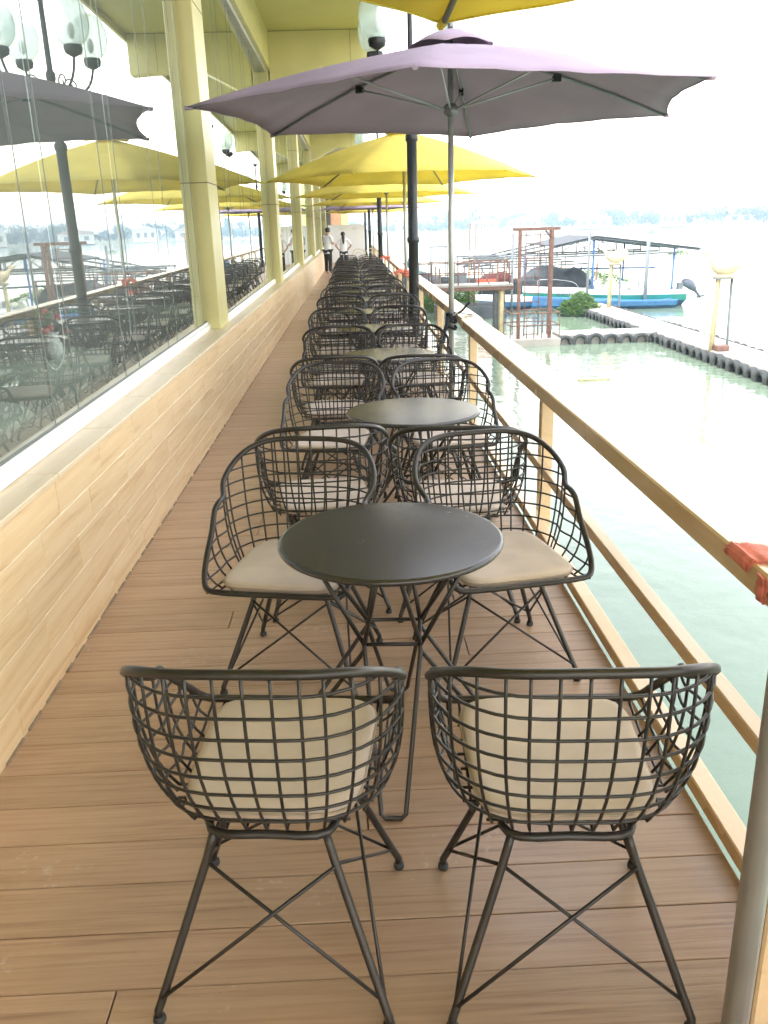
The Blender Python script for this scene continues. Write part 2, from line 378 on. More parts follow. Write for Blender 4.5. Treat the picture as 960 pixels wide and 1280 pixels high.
while y < YEND-.1:
    far.box(XW, XE, y, y+PITCHB-.005, -.03, rp.uniform(-.0018, .0012)); y += PITCHB
far.build('far_planks', M['plank'], deck, kind='stuff')
# under-deck piles
for k, yy in enumerate((-0.5, 5, 10.5, 16, 21.5, 27, 32.5, 38, 43.5, 49, 54.5)):
    MB().tube([(XE-.35, yy, WL-1), (XE-.35, yy, -.2)], .11, 10).build('pile', M['concrete'], deck)

# ------------------------------------------------------------------ restaurant building
B = thing('restaurant_building', 'yellow-green panelled restaurant front with long glazing and wood-look tiled low wall', 'building', (0, 0, 0))
ZW = .735
lw = MB().box(-1.75, XW-.0022, -1.6, YEND-6, -.02, ZW-.012).build('low_wall', M['grout'], B)
rows = 5; th = ZW/rows; tl = .60
tmesh = MB().box(XW-.02, XW, 0, tl-.004, 0, th-.004, .0012).mesh('tile', M['tile'])
rt = random.Random(9); farw = MB()
for r_ in range(rows):
    yy = -1.4-rt.uniform(0, .6)
    while yy < YEND-6.7:
        if yy < 18.5: inst('tile', tmesh, lw, (rt.uniform(-.0007, .0007), yy, r_*th))
        else: farw.box(XW-.02, XW, yy, yy+tl-.004, r_*th, r_*th+th-.004)
        yy += tl
farw.build('far_tiles', M['tile'], lw, kind='stuff')
lg = MB()
yy = -1.6
ledge_mesh = MB().box(-1.62, XW+.008, 0, .796, ZW-.011, ZW+.012, .003).mesh('ledge_tile', M['ledge'])
while yy < YEND-7: inst('ledge_tile', ledge_mesh, lw, (0, yy, 0)); yy += .8
# rough mortar line at the foot of the wall
rm = random.Random(3); mb = MB(); yy = -1.4
while yy < 20:
    l = rm.uniform(.04, .16); h = rm.uniform(.003, .011)
    mb.box(XW-.004, XW+rm.uniform(.003, .010), yy, yy+l, -.002, h); yy += l+rm.uniform(0, .1)
mb.build('mortar_crumbs', M['mortar'], lw, kind='stuff')

COLS = [.9+7.3*k for k in range(0, 7)]       # near face of each column
XC, XG = -1.285, -1.36
ZT = 4.13
for k, y0 in enumerate(COLS):
    c = MB().box(-1.47, XC, y0, y0+.55, ZW+.012, 4.72, .006).build('column', M['panel'], B)
    for z in (.62+.1, 2.05, 3.5):
        if z < 1: continue
        MB().box(-1.472, XC+.002, y0-.002, y0+.552, z-.004, z+.004).build('panel_joint', M['joint'], c)
for k in range(len(COLS)-1):
    a, b = COLS[k]+.555, COLS[k+1]-.005
    sk = R(.7); L_ = (b-a)/math.cos(sk)
    fr = MB().box(-.045, .034, 0, L_, ZW+.013, ZW+.060, .003).box(-.030, .016, 0, L_, ZW+.0602, ZW+.083, .003).build('window_frame', M['white'], B, (-1.330, a, 0), sk)
    MB().box(-.010, .010, 0, L_, ZW+.0832, ZW+.090).build('gasket', M['seal'], fr)
    MB().box(-1.47, -1.31, a, b, ZT-.03, ZT+.03, .004).build('window_head', M['alu'], B)
    # wide and narrow panes by turns, each slightly skewed in its track
    yy = a+.012; wide = True
    while yy < b-.2:
        wdt = min((.955 if wide else .345), b-.012-yy)
        if b-yy-wdt < .2: wdt = b-.012-yy
        gp = MB().box(-.004, .004, .003, wdt-.003, ZW+.08, ZT-.02).mesh('glass_pane', M['glass'])
        gp.materials.append(M['clearedge'])
        for f_ in gp.polygons: f_.material_index = 0 if f_.normal.x > .9 else 1      # the outer face carries the mirror
        g = inst('glass_pane', gp, B, (-1.330-math.tan(sk)*(yy-a), yy, 0), sk)
        MB().box(-.0055, .0055, wdt-.002, wdt+.004, ZW+.08, ZT-.02).build('edge_seal', M['seal'], g)
        yy += wdt+.003; wide = not wide
# header, soffit, cross beams, fascia, roof
XEV = .55
y = .9-7.3; k = 0
MB().box(-1.60, -1.255, -6, YEND, ZT+.031, 4.72).build('header', M['panel'], B)
while y < YEND:
    c = MB().box(-1.255, XEV, y+.003, y+3.647, 4.72, 4.75).build('soffit_panel', M['soffit'], B)
    c = MB().box(-1.255, XEV, y+3.653, y+7.297, 4.72, 4.75).build('soffit_panel', M['soffit'], B)
    y += 7.3
MB().box(-8.0, XEV+.001, -6, YEND+.1, 4.752, 4.95).build('roof_slab', M['joint'], B)
MB().box(XEV+.002, XEV+.05, -6, YEND, 4.62, 5.25).build('fascia', M['panel'], B)
for yb in (15.6, 30.2, 44.8):
    poly = [(-1.254, 4.72), (-1.254, 3.80), (-1.02, 3.86), (-.40, 4.18), (XEV, 4.12), (XEV, 4.719)]
    cb_ = MB().prism(poly, 'y', yb, yb+.35).build('cross_beam', M['panel'], B)
    MB().box(.088, .094, yb-.002, yb, 4.15, 4.715).build('panel_joint', M['joint'], cb_)
    MB().box(-1.25, XEV-.01, yb-.0022, yb-.0002, 4.712, 4.7195).build('panel_joint', M['joint'], cb_)
# interior shell
MB().box(-8.2, -1.76, -6, YEND, -.2, -.01).build('interior_floor', M['intfloor'], B)
MB().box(-8.2, -8.0, -6, YEND, -.01, 4.75).build('interior_wall', M['intwall'], B)
MB().box(-8.0, -1.61, -6, YEND, 4.2, 4.3).build('interior_ceiling', M['intwall'], B)
MB().box(-8.0, -1.3, -6.2, -6, -.1, 4.75).build('interior_wall', M['intwall'], B)
MB().box(-8.0, -1.3, YEND, YEND+.2, -.1, 4.75).build('interior_wall', M['intwall'], B)
MB().box(-1.75, -1.3, -6, -1.6, -.1, 4.7).build('end_wall', M['panel'], B)

# interior tables by the window
def inside_table(x, y, lab, r=.55):
    t = thing('round_table', lab, 'table', (x, y, -.01), group='cloth covered tables inside the restaurant')
    prof = [(r-.02, .30), (r+.01, .5), (r, .735), (r-.01, .748), (0.0, .75)]
    cl = MB(); n = 48; P = []
    for a in range(n):
        an = 2*PI*a/n; row = []
        for rr, z in prof:
            w = 1+.035*math.sin(an*9)*max(0, (.75-z)/.45); row.append((rr*w*math.cos(an), rr*w*math.sin(an), z))
        P.append(row)
    cl.grid(P, close_u=True).build('tablecloth', M['tablecloth'], t)
    MB().lathe([(.22, 0), (.22, .02), (.04, .04), (.035, .70), (.3, .72)], 20).build('pedestal', M['metal'], t)
    return t
inside_table(-2.28, 4.35, 'round table under a pale green cloth just inside the nearest window')
inside_table(-2.5, 6.7, 'round table with pale green cloth and flower vase inside the nearest window')
inside_table(-2.4, 10.9, 'round cloth covered table inside the second window')
v = thing('flower_vase', 'white vase with red flowers and green leaves on the table indoors', 'vase', (-2.30, 6.55, .741))
MB().lathe([(.035, 0), (.06, .04), (.065, .1), (.035, .17), (.05, .2)], 16).build('vase', M['white'], v)
rl = random.Random(2); lv = MB()
for q in range(26):
    a = rl.uniform(0, 2*PI); r_ = rl.uniform(.02, .13); z = rl.uniform(.2, .36); c = Vector((r_*math.cos(a), r_*math.sin(a), z))
    if q % 3 == 0: MB().ball(c, .03, .03, .025, 8, 5).build('flower', M['flowerred'], v)
    else:
        d = Vector((math.cos(a), math.sin(a), .4)); s_ = Vector((-math.sin(a), math.cos(a), 0))
        lv.add([c, c+d*.04+s_*.02, c+d*.09, c+d*.04-s_*.02], [(0, 1, 2, 3)])
lv.build('leaves', M['leaf'], v, kind='stuff')
# blind chains
for (yy, zb, w_, lab) in ((4.44, .97, .17, 'longer white blind chain looping behind the nearest glass'), (5.86, .91, .13, 'shorter white blind chain looping behind the glass near the first column')):
    pts = [(0, -w_, ZT-.3-zb)] + [(0, -w_*math.cos(PI*q/12)*1.0, .16-.16*math.sin(PI*q/12)) for q in range(13)] + [(0, w_, ZT-.3-zb)]
    MBc = MB().tube(pts, .0035, 5)
    ch = MBc.build('blind_chain', M['chain'], None, (-1.56, yy, zb)); tag(ch, lab, 'blind chain')

# ------------------------------------------------------------------ railing
RL = thing('railing', 'tan painted wooden railing with broad handrail along the water side of the deck', 'railing', (0, 0, 0))
RX = .95
joints_y = [-1.5, 1.35, 7.72, 15.1, 22.4, 29.8, 37.2, 44.6, YEND-4]
for k in range(len(joints_y)-1):
    a, b = joints_y[k]+.003, joints_y[k+1]-.003
    off = (.0, .0, .018, -.006, .008, 0, .01, 0)[k]
    MB().box(RX+off, RX+.19+off, a, b, .737, .814, .006).build('handrail', M['rail'], RL)
MB().box(RX+.012, RX+.062, -1.5, YEND-4, .335, .385, .004).build('mid_rail', M['rail'], RL)
MB().box(XE+.002, XE+.065, -1.5, YEND-4, .012, .062, .004).build('bottom_rail', M['rail'], RL)
yy = 1.55
while yy < YEND-4:
    MB().box(RX+.063, RX+.133, yy, yy+.07, -.30, .736, .004).build('post', M['rail'], RL); yy += 3.0
MB().box(XE-.008, XE+.0, -1.6, YEND, -.2, -.035).build('edge_board', M['rail'], RL)
# inner post at the near end of the walkway, with the umbrella pole in front of it
p = MB().box(-.035, .035, -.035, .035, 0, .80, .005).build('post', M['rail'], RL, (.805, 1.325, 0))

# ================================================================== UMBRELLAS
def umbrella(name, x, y, zt, zh, rad, rot, fabric, label, zbase=0.0, pole_r=.026):
    t = thing(name, label, 'umbrella', (x, y, zbase), 0, 'umbrellas along the railing')
    apex = zh-.13-zbase; zt -= zbase; zh -= zbase
    tips = [Vector((rad*math.sin(R(rot+60*k)), -rad*math.cos(R(rot+60*k)), zt)) for k in range(6)]
    ap = Vector((0, 0, apex))
    def ribpt(tip, a):                       # slightly arched rib
        q = ap.lerp(tip, a); q.z += .055*math.sin(PI*a); return q
    mb = MB(); na, nb = 10, 12
    for k in range(6):
        t0, t1 = tips[k], tips[(k+1) % 6]; P = []
        for i in range(na+1):
            a = .06+.94*i/na; row = []
            for j in range(nb+1):
                b = j/nb; q = ribpt(t0, a).lerp(ribpt(t1, a), b); e = 4*b*(1-b)
                k_ = 1-.055*e*a*a
                row.append((q.x*k_, q.y*k_, q.z+(.018*e*a) + .006*math.sin(j*2.1+k*1.7)*a*e))
            P.append(row)
        mb.grid(P)
    cn = mb.build('canopy', fabric, t)
    bm = bmesh.new(); bm.from_mesh(cn.data); bmesh.ops.remove_doubles(bm, verts=bm.verts[:], dist=.0005)
    bmesh.ops.recalc_face_normals(bm, faces=bm.faces[:]); bm.to_mesh(cn.data); bm.free()
    sm = cn.modifiers.new('thickness', 'SOLIDIFY'); sm.thickness = .003
    hem = MB()
    for k in range(6):
        t0, t1 = tips[k], tips[(k+1) % 6]; pts = []
        for j in range(nb+1):
            b = j/nb; q = t0.lerp(t1, b); e = 4*b*(1-b); k_ = 1-.055*e
            pts.append((q.x*k_, q.y*k_, q.z+.018*e+.006*math.sin(j*2.1+k*1.7)*e-.004))
        hem.tube(pts, .005, 4)
    hem.build('hem', fabric, cn)
    # vent cap with scalloped skirt
    P = []; n = 48
    for i in range(n):
        an = R(rot)+2*PI*i/n; ph = (i % 8)/8; sc_ = math.sin(PI*ph)
        row = []
        for rr, dz in ((.005, .125), (.10, .105), (.24, .052), (.39-.03*sc_, -.032+.03*sc_)):
            row.append((rr*math.sin(an), -rr*math.cos(an), apex+dz))
        P.append(row)
    vc = MB().grid(P, close_u=True).build('vent_cap', fabric, cn); vc.modifiers.new('thickness', 'SOLIDIFY').thickness = .003
    MB().lathe([(.02, 0), (.028, .02), (.022, .05), (1e-6, .06)], 12, (0, 0, apex+.12)).build('finial', M['rib'], t)
    MB().tube([(0, 0, 0), (0, 0, apex+.06)], pole_r, 14).build('pole', M['alu'], t)
    MB().lathe([(.05, 0), (.06, .02), (.06, .06), (.03, .08)], 12, (0, 0, apex-.09)).build('top_hub', M['rib'], t)
    zr = apex-.50
    MB().lathe([(.035, -.05), (.06, -.03), (.06, .03), (.035, .05)], 12, (0, 0, zr)).build('runner', M['rib'], t)
    for k in range(6):
        pts = [ribpt(tips[k], a)+Vector((0, 0, -.022)) for a in (.02, .25, .5, .75, .985)]
        rb = MB().tube(pts, .013, 6).build('rib', M['rib'], t)
        j = ribpt(tips[k], .46)+Vector((0, 0, -.045)); d = Vector((tips[k].x, tips[k].y, 0)).normalized()
        MB().tube([Vector((0, 0, zr))+d*.05, j], .009, 6).build('strut', M['alu'], rb)
        sd_ = Vector((-d.y, d.x, 0)); c = j
        bx_ = MB().add([c+d*a*.035+sd_*b_*.02+Vector((0, 0, e*.03)) for a in (-1, 1) for b_ in (-1, 1) for e in (-1, 1)], [(0, 1, 3, 2), (4, 6, 7, 5), (0, 4, 5, 1), (2, 3, 7, 6), (0, 2, 6, 4), (1, 5, 7, 3)])
        bx_.build('joint_bracket', M['rubber'], rb)
        q = tips[k]; MB().tube([q-d*.05+Vector((0, 0, -.006)), q+d*.012+Vector((0, 0, -.012))], .017, 6).build('rib_tip', fabric, rb)
    if y > 2: MB().lathe([(.075, 0), (.075, .006), (.034, .010), (.034, .07), (pole_r, .072)], 16).build('base_flange', M['rib'], t)
    return t
umbrella('patio_umbrella', .718, 1.262, 2.335, 3.02, 2.28, 189, M['yellow'], 'yellow umbrella overhead at the near end, on the closest grey pole')
umbrella('patio_umbrella', .90, 8.0, 2.56, 3.20, 2.27, 48, M['purple'], 'large purple umbrella on a grey pole tied to the railing')
umbrella('patio_umbrella', .905, 15.0, 2.37, 3.24, 2.30, 38, M['yellow'], 'yellow umbrella just behind the purple one, pole tied with red cloth')
umbrella('patio_umbrella', .905, 22.45, 2.37, 3.08, 2.30, 38, M['yellow'], 'third yellow umbrella from the camera, half way along the deck')
umbrella('patio_umbrella', .905, 29.8, 2.36, 2.98, 2.28, 33, M['yellow'], 'yellow umbrella in front of the purple one at the far end')
umbrella('patio_umbrella', .905, 37.2, 2.36, 2.98, 2.28, 41, M['purple'], 'farthest purple umbrella, near the white partition')
umbrella('patio_umbrella', .905, 44.6, 2.36, 2.98, 2.28, 36, M['yellow'], 'farthest yellow umbrella, at the end of the deck')

# ================================================================== LAMP POSTS
def lamp_post(y, label):
    t = thing('lamp_post', label, 'lamp post', (.84, y, 0), 0, 'black globe lamp posts along the railing')
    MB().lathe([(.11, 0), (.11, .05), (.095, .10), (.085, .35), (.072, .42), (.069, 1.4), (.085, 1.42), (.085, 1.47), (.069, 1.49), (.067, 2.68), (.083, 2.70), (.083, 2.76), (.052, 2.8), (.045, 3.5), (.06, 3.53), (.06, 3.6), (.036, 3.63), (.030, 4.5)], 18).build('post', M['lamp'], t)
    for k in range(4):
        a = R(45+90*k); d = Vector((math.cos(a), math.sin(a), 0))
        prof = [(.03, 3.40), (.16, 3.33), (.32, 3.36), (.47, 3.44), (.57, 3.56), (.62, 3.72)]
        ar = MB().tube(cr([d*r_+Vector((0, 0, z)) for r_, z in prof], 5), .016, 7)
        cur = [d*(.25+.10*math.cos(q*.55)*(1-q*.055))+Vector((0, 0, 3.47+.10*math.sin(q*.55)*(1-q*.055))) for q in range(14)]
        ar.tube(cur, .010, 6)
        ao = ar.build('arm', M['lamp'], t)
        c = d*.62
        cup = MB().lathe([(.03, 3.70), (.10, 3.74), (.115, 3.80), (.105, 3.83)], 16, (c.x, c.y, 0)).build('globe_cup', M['lamp'], ao)
        prof = [(.10, 3.825), (.16, 3.87), (.205, 3.95), (.225, 4.06), (.215, 4.17), (.175, 4.27), (.10, 4.33), (1e-6, 4.35)]
        MB().lathe(prof, 28, (c.x, c.y, 0)).build('globe', M['globe'], ao)
        MB().ball((c.x, c.y, 3.98), .045, .045, .09, 10, 8).build('bulb', M['white'], ao)
    prof = [(.09, 4.52), (.15, 4.56), (.19, 4.64), (.205, 4.74), (.195, 4.84), (.155, 4.93), (.09, 4.98), (1e-6, 5.0)]
    MB().lathe([(.03, 4.40), (.09, 4.45), (.105, 4.5), (.095, 4.525)], 16).build('globe_cup', M['lamp'], t)
    MB().lathe(prof, 28).build('globe', M['globe'], t)
    MB().ball((0, 0, 4.67), .045, .045, .09, 10, 8).build('bulb', M['white'], t)
    return t
lamp_post(12.1, 'nearest black lamp post with clear glass globes, behind the purple umbrella')
lamp_post(26.4, 'second black lamp post along the railing, behind the first yellow umbrellas')
lamp_post(41.6, 'third black lamp post along the railing, near the far end')
lamp_post(54.0, 'farthest thin-looking black lamp post past the white partition')

# ================================================================== CHAIRS
def chair_proto():
    t = thing('wire_chair', 'x', 'chair')
    half = [(0, -.245, .856), (.13, -.238, .853), (.215, -.195, .835), (.265, -.125, .795), (.286, -.045, .742), (.268, .02, .700), (.270, .065, .690), (.275, .098, .668), (.268, .16, .610), (.264, .24, .540), (.255, .295, .487), (.232, .325, .460), (.18, .332, .455)]
    L = [Vector((-x, y, z)) for x, y, z in reversed(half)]+[Vector(p) for p in half[1:]]
    rim = cr(L, 5)
    full = rim+[Vector((.1, .333, .454)), Vector((-.1, .333, .454))]
    MB().tube(full, .0104, 9, closed=True).build('rim', M['metal'], t)
    # floor edge curve, same parameter as rim
    z0 = .437
    def floor_pt(p):
        # inset the rim plan towards a smaller rounded square
        x, y = p.x, p.y
        k = max(0, min(1, (.33-y)/.575))
        fx = x*.80
        fy = y if y > .1 else .1+(y-.1)*.72
        return Vector((fx, fy, z0))
    n = len(rim)
    def P(i, s):
        r_ = rim[i]; f = floor_pt(r_); g = 1-(1-s)**3.0
        q = f.lerp(r_, g); q.z = z0+(r_.z-z0)*s
        return q
    wires = MB(); WR = .0037
    # lengthwise wires: under the seat then up the back
    done = []
    for k in range(-6, 7):
        xt = k*.0395
        best = min(range(n), key=lambda i: abs(P(i, 0).x-xt)+(10 if rim[i].y > -.02 else 0))
        fpt = P(best, 0)
        pts = [Vector((fpt.x*1.02, .333, .452)), Vector((fpt.x*1.01, .20, z0)), Vector((fpt.x, .02, z0-.004)), fpt]
        pts = cr(pts, 2)[:-1]+[P(best, s/7) for s in range(8)]
        wires.tube(pts, WR, 5)
    # side wires from floor up to the arm rim
    for yt in (-.03, .04, .11, .18, .25):
        for sg in (-1, 1):
            best = min((i for i in range(n) if rim[i].x*sg > .1), key=lambda i: abs(P(i, 0).y-yt))
            wires.tube([P(best, s/6) for s in range(7)], WR, 5)
    # crosswise floor wires
    for yt in (-.11, -.055, .0, .06, .12, .18, .24, .29):
        li = min((i for i in range(n) if rim[i].x < -.05), key=lambda i: abs(P(i, 0).y-yt)); ri = n-1-li
        a, b = P(li, 0), P(ri, 0); wires.tube([a, (a+b)/2+Vector((0, 0, -.004)), b], WR, 5)
    # level rings round sides and back
    for zj in (.475, .522, .570, .618, .666, .714, .762, .808):
        run = [i for i in range(n) if rim[i].z > zj+.004]
        pts = [P(i, (zj-z0)/(rim[i].z-z0)) for i in run]
        if len(pts) > 3: wires.tube(pts[::2]+([pts[-1]] if len(pts) % 2 == 0 else []), WR, 5)
    wires.build('wire_basket', M['metal'], t)
    # cushion
    def outline(a, k):
        c, s = math.cos(a), math.sin(a); e = 2/5.5
        x = math.copysign(abs(c)**e, c); y = math.copysign(abs(s)**e, s)
        wx = .200 + .012*y; return (wx*k*x, .085+.222*k*y)
    Pc = []
    lay = [(1e-4, .447), (.93, .447), (.988, .451), (1.0, .461), (.995, .472), (.965, .479), (.88, .4825), (.5, .4845), (1e-4, .4835)]
    for a in range(56):
        an = 2*PI*a/56; row = []
        for k, z in lay:
            x, y = outline(an, k); row.append((x, y, z+.004*math.sin(x*14)*math.cos(y*11)*(z > .48)))
        Pc.append(row)
    cu = MB().grid(Pc, close_u=True).build('cushion', M['cushion'], t)
    MB().tube([(*outline(2*PI*a/56, 1.004), .4655) for a in range(56)], .0035, 5, closed=True).build('piping', M['piping'], cu)
    # base
    zt = .413
    MB().tube(cr([(.125, .125, zt), (0, .135, zt), (-.125, .125, zt), (-.135, 0, zt), (-.125, -.125, zt), (0, -.135, zt), (.125, -.125, zt), (.135, 0, zt)], 4, True), .0096, 8, closed=True).build('base_frame', M['metal'], t)
    for sx in (-1, 1):
        for sy in (-1, 1):
            pts = [(sx*.12, sy*.126, zt), (sx*.128, sy*.133, .385), (sx*.138, sy*.140, .35), (sx*.19, sy*.186, .20), (sx*.243, sy*.232, .048), (sx*.25, sy*.238, .030), (sx*.25, sy*.238, .012)]
            l = MB().tube(pts, .0096, 8).build('leg', M['metal'], t)
            MB().lathe([(.013, 0), (.0145, .004), (.013, .014), (.008, .018)], 12, (sx*.25, sy*.238, 0)).build('glide', M['rubber'], l)
    br = MB()
    for sg in (-1, 1):
        br.tube([(-.140, sg*.142, .345), (.240, sg*.2285, .062)], .0045, 5); br.tube([(.140, sg*.150, .345), (-.240, sg*.2365, .062)], .0045, 5)
        br.tube([(sg*.140, -.142, .345), (sg*.2355, .232, .062)], .0045, 5); br.tube([(sg*.148, .142, .345), (sg*.2435, -.232, .062)], .0045, 5)
    br.build('cross_brace', M['metal'], t)
    return t
proto = chair_proto(); index_children(proto); first = [True]
def chair(x, y, rz, label, group='black wire chairs along the deck'):
    if first[0]: c = proto; first[0] = False
    else: c = copy_tree(proto)
    c.location = (x, y, 0); c.rotation_euler = (0, 0, R(rz)); c['label'] = label; c['group'] = group
    return c
# ================================================================== TABLES
def table_proto():
    t = thing('bistro_table', 'x', 'table')
    rr = .338
    MB().lathe([(rr-.02, .722), (rr-.004, .724), (rr, .730), (rr, .736), (rr-.005, .7415), (rr-.014, .742), (1e-5, .7425)], 72).build('table_top', M['tabletop'], t)
    MB().lathe([(.15, .712), (.15, .721), (1e-5, .7215)], 24).build('mounting_plate', M['metal'], t)
    a = .085; zc = .425
    C = [Vector((a, a, zc)), Vector((-a, a, zc)), Vector((-a, -a, zc)), Vector((a, -a, zc))]
    MB().tube(C, .0065, 7, closed=True).build('waist_ring', M['metal'], t)
    for k in range(4):
        c, d = C[k], C[(k+1) % 4]; low = Vector((0, 0, -.02)); m_ = (c+d)/2; out = Vector((m_.x, m_.y, 0)).normalized(); side = (d-c).normalized()
        top = out*.255+Vector((0, 0, .718)); foot = out*.355
        lg = MB().tube([c, top-side*.03], .0075, 7).tube([d, top+side*.03], .0075, 7).build('upper_strut', M['metal'], t)
        f0 = foot-side*.035+Vector((0, 0, .02)); f1 = foot+side*.035+Vector((0, 0, .02))
        pts = [c, c+low*1.0, f0, f0+side*.012+Vector((0, 0, -.0125)), f1-side*.012+Vector((0, 0, -.0125)), f1, d+low, d]
        MB().tube(pts, .0075, 7).build('leg', M['metal'], t)
    return t
tproto = table_proto(); index_children(tproto); tfirst = [True]
def table(x, y, rz, label):
    if tfirst[0]: c = tproto; tfirst[0] = False
    else: c = copy_tree(tproto)
    c.location = (x, y, 0); c.rotation_euler = (0, 0, R(rz)); c['label'] = label; c['group'] = 'small round tables in a row down the deck'
    return c
TY = [2.36, 4.17, 6.20, 7.93, 9.6, 11.25, 12.8, 14.3, 15.9, 17.5, 19.1, 20.7, 22.3, 23.9, 25.5]
TX = [.08, .275, .24, .165, .15, .12, .12, .14, .12, .11, .12, .1, .12, .1, .1]
rc = random.Random(21)
spec = {0: [(-.212, 1.605, -5.5), (.412, 1.555, -3.5), (-.245, 2.93, 168), (.487, 2.93, 190)],
        1: [(-.17, 3.60, 5), (.42, 3.50, -6), (-.14, 4.86, 170), (.49, 4.83, 186)],
        2: [(-.15, 5.56, 4), (.43, 5.50, -4), (-.14, 6.83, 172), (.47, 6.80, 186)]}
for k, (tx, ty) in enumerate(zip(TX, TY)):
    od = ORD[k]
    table(tx, ty, rc.uniform(-6, 6) + (2 if k else 0), f'{od} small round dark table in the row' + (', between the closest four chairs' if k == 0 else ' counting away from the camera'))
    L = spec.get(k)
    if not L:
        L = [(-.15+rc.uniform(-.03, .03), ty-.66+rc.uniform(-.04, .04), rc.uniform(-7, 7)), (.45+rc.uniform(-.03, .03), ty-.66+rc.uniform(-.04, .04), rc.uniform(-7, 7)),
             (-.15+rc.uniform(-.03, .03), ty+.62+rc.uniform(-.03, .03), 180+rc.uniform(-9, 6)), (.46+rc.uniform(-.03, .03), ty+.62+rc.uniform(-.03, .03), 180+rc.uniform(-6, 9))]
    for q, (x, y, rz) in enumerate(L):
        side = 'window side' if q % 2 == 0 else 'water side'; face = 'back to the camera' if q < 2 else 'facing the camera'
        chair(x, y, rz, f'black wire chair with beige cushion, {side}, {face}, at the {od} table')
# two pale chairs at the far end
wp = thing('wire_chair', 'x', 'chair')

# ================================================================== STRAPS
def strap_thing(name, label, loc): return thing(name, label, 'strap', loc)
# black strap holding the purple umbrella pole
t = strap_thing('tie_strap', 'black strap and rope tying the purple umbrella pole to the handrail', (.90, 8.0, .80))
b = MB()
for z, r_ in ((.0, .040), (-.03, .043), (-.09, .041), (.03, .038)):
    b.tube([(r_*math.cos(a*PI/6)*1.05, r_*math.sin(a*PI/6), z+.012*math.sin(a*PI/3)) for a in range(12)], .014, 6, closed=True)
b.build('strap_coil', M['strapblack'], t)
MB().tube(cr([(.03, -.02, .03), (.09, -.03, .06), (.14, -.06, .12), (.16, -.1, .14)], 4), [.012]*12+[.004], 6).build('strap_tail', M['strapblack'], t)
MB().tube(cr([(-.03, -.03, .0), (-.05, -.06, -.05), (-.09, -.12, -.16), (-.10, -.14, -.22)], 4), [.02]*8+[.03]*4+[.01], 6).build('strap_tail', M['strapblack'], t)
MB().tube(cr([(.0, -.045, .02), (.06, -.03, .045), (.14, .02, .028), (.20, -.02, .022), (.12, -.12, .02), (.05, -.06, -.03)], 5), .006, 5).build('rope', M['rope'], t)
# red cloth on the next pole and one on the far poles
def redtie(x, y, z, label, s=1.0):
    t = strap_thing('cloth_tie', label, (x, y, z)); b = MB()
    for q in range(3): b.tube([((.045+.008*q)*s*math.cos(a*PI/6), (.045+.008*q)*s*math.sin(a*PI/6), (q-1)*.035+.01*math.sin(a*1.3+q)) for a in range(12)], .017*s, 6, closed=True)
    b.build('wrap', M['strapred'], t)
    e = MB().tube(cr([(-.04, -.04, .02), (-.12, -.06, .05), (-.17, -.07, .0), (-.20, -.06, .04)], 4), [.02, .035, .04, .04, .035, .03, .03, .03, .03, .03, .025, .02, .01], 6); e.build('loose_end', M['strapred'], t)
redtie(.905, 15.0, .86, 'red cloth tied round the first yellow umbrella pole at the handrail')
redtie(.905, 22.45, .86, 'dark red cloth tied round the third yellow umbrella pole', .9)
# frayed red band looped over the near handrail and drawn across to the umbrella pole
t = strap_thing('frayed_band', 'frayed red fabric band wrapped over the handrail at the right edge', (0, 0, 0))
rf = random.Random(4)
def ribbon(path, wv, name):
    pts = cr(path, 6); P = []
    for i, p in enumerate(pts):
        row = []
        for j in range(5): row.append(p+Vector(wv)*(j/4-.5)+Vector((rf.uniform(-.0012, .0012), rf.uniform(-.0012, .0012), rf.uniform(-.0012, .0012)))+Vector((0, 0, .003*math.sin(i*.9))))
        P.append(row)
    o = MB().grid(P).build(name, M['strapred'], t); o.modifiers.new('thickness', 'SOLIDIFY').thickness = .005
    fz = MB()
    for q in range(240):
        i = rf.randrange(len(P)-1); side = rf.choice((0, 4)); a_ = P[i][side].lerp(P[i+1][side], rf.random()); w_ = Vector(wv).normalized()*(-1 if side == 0 else 1)
        dr = w_*rf.uniform(.4, 1)+Vector((rf.uniform(-.4, .4), rf.uniform(-.4, .4), rf.uniform(-.4, .4)))
        fz.tube([a_, a_+dr*.005, a_+dr*.009+Vector((0, 0, rf.uniform(-.003, .002)))], .0008, 3)
    fz.build('fringe', M['strapred'], o, kind='stuff')
ribbon([(1.149, 1.86, .74), (1.147, 1.87, .80), (1.13, 1.88, .8190), (1.05, 1.91, .8190), (.98, 1.93, .8190), (.953, 1.94, .8185), (.9440, 1.945, .806), (.9430, 1.95, .790)], (.0, .13, .0), 'loop')
ribbon([(.9395, 1.80, .812), (.9405, 1.80, .79), (.9385, 1.798, .77), (.941, 1.795, .75)], (.0, .035, .0), 'loose_end')

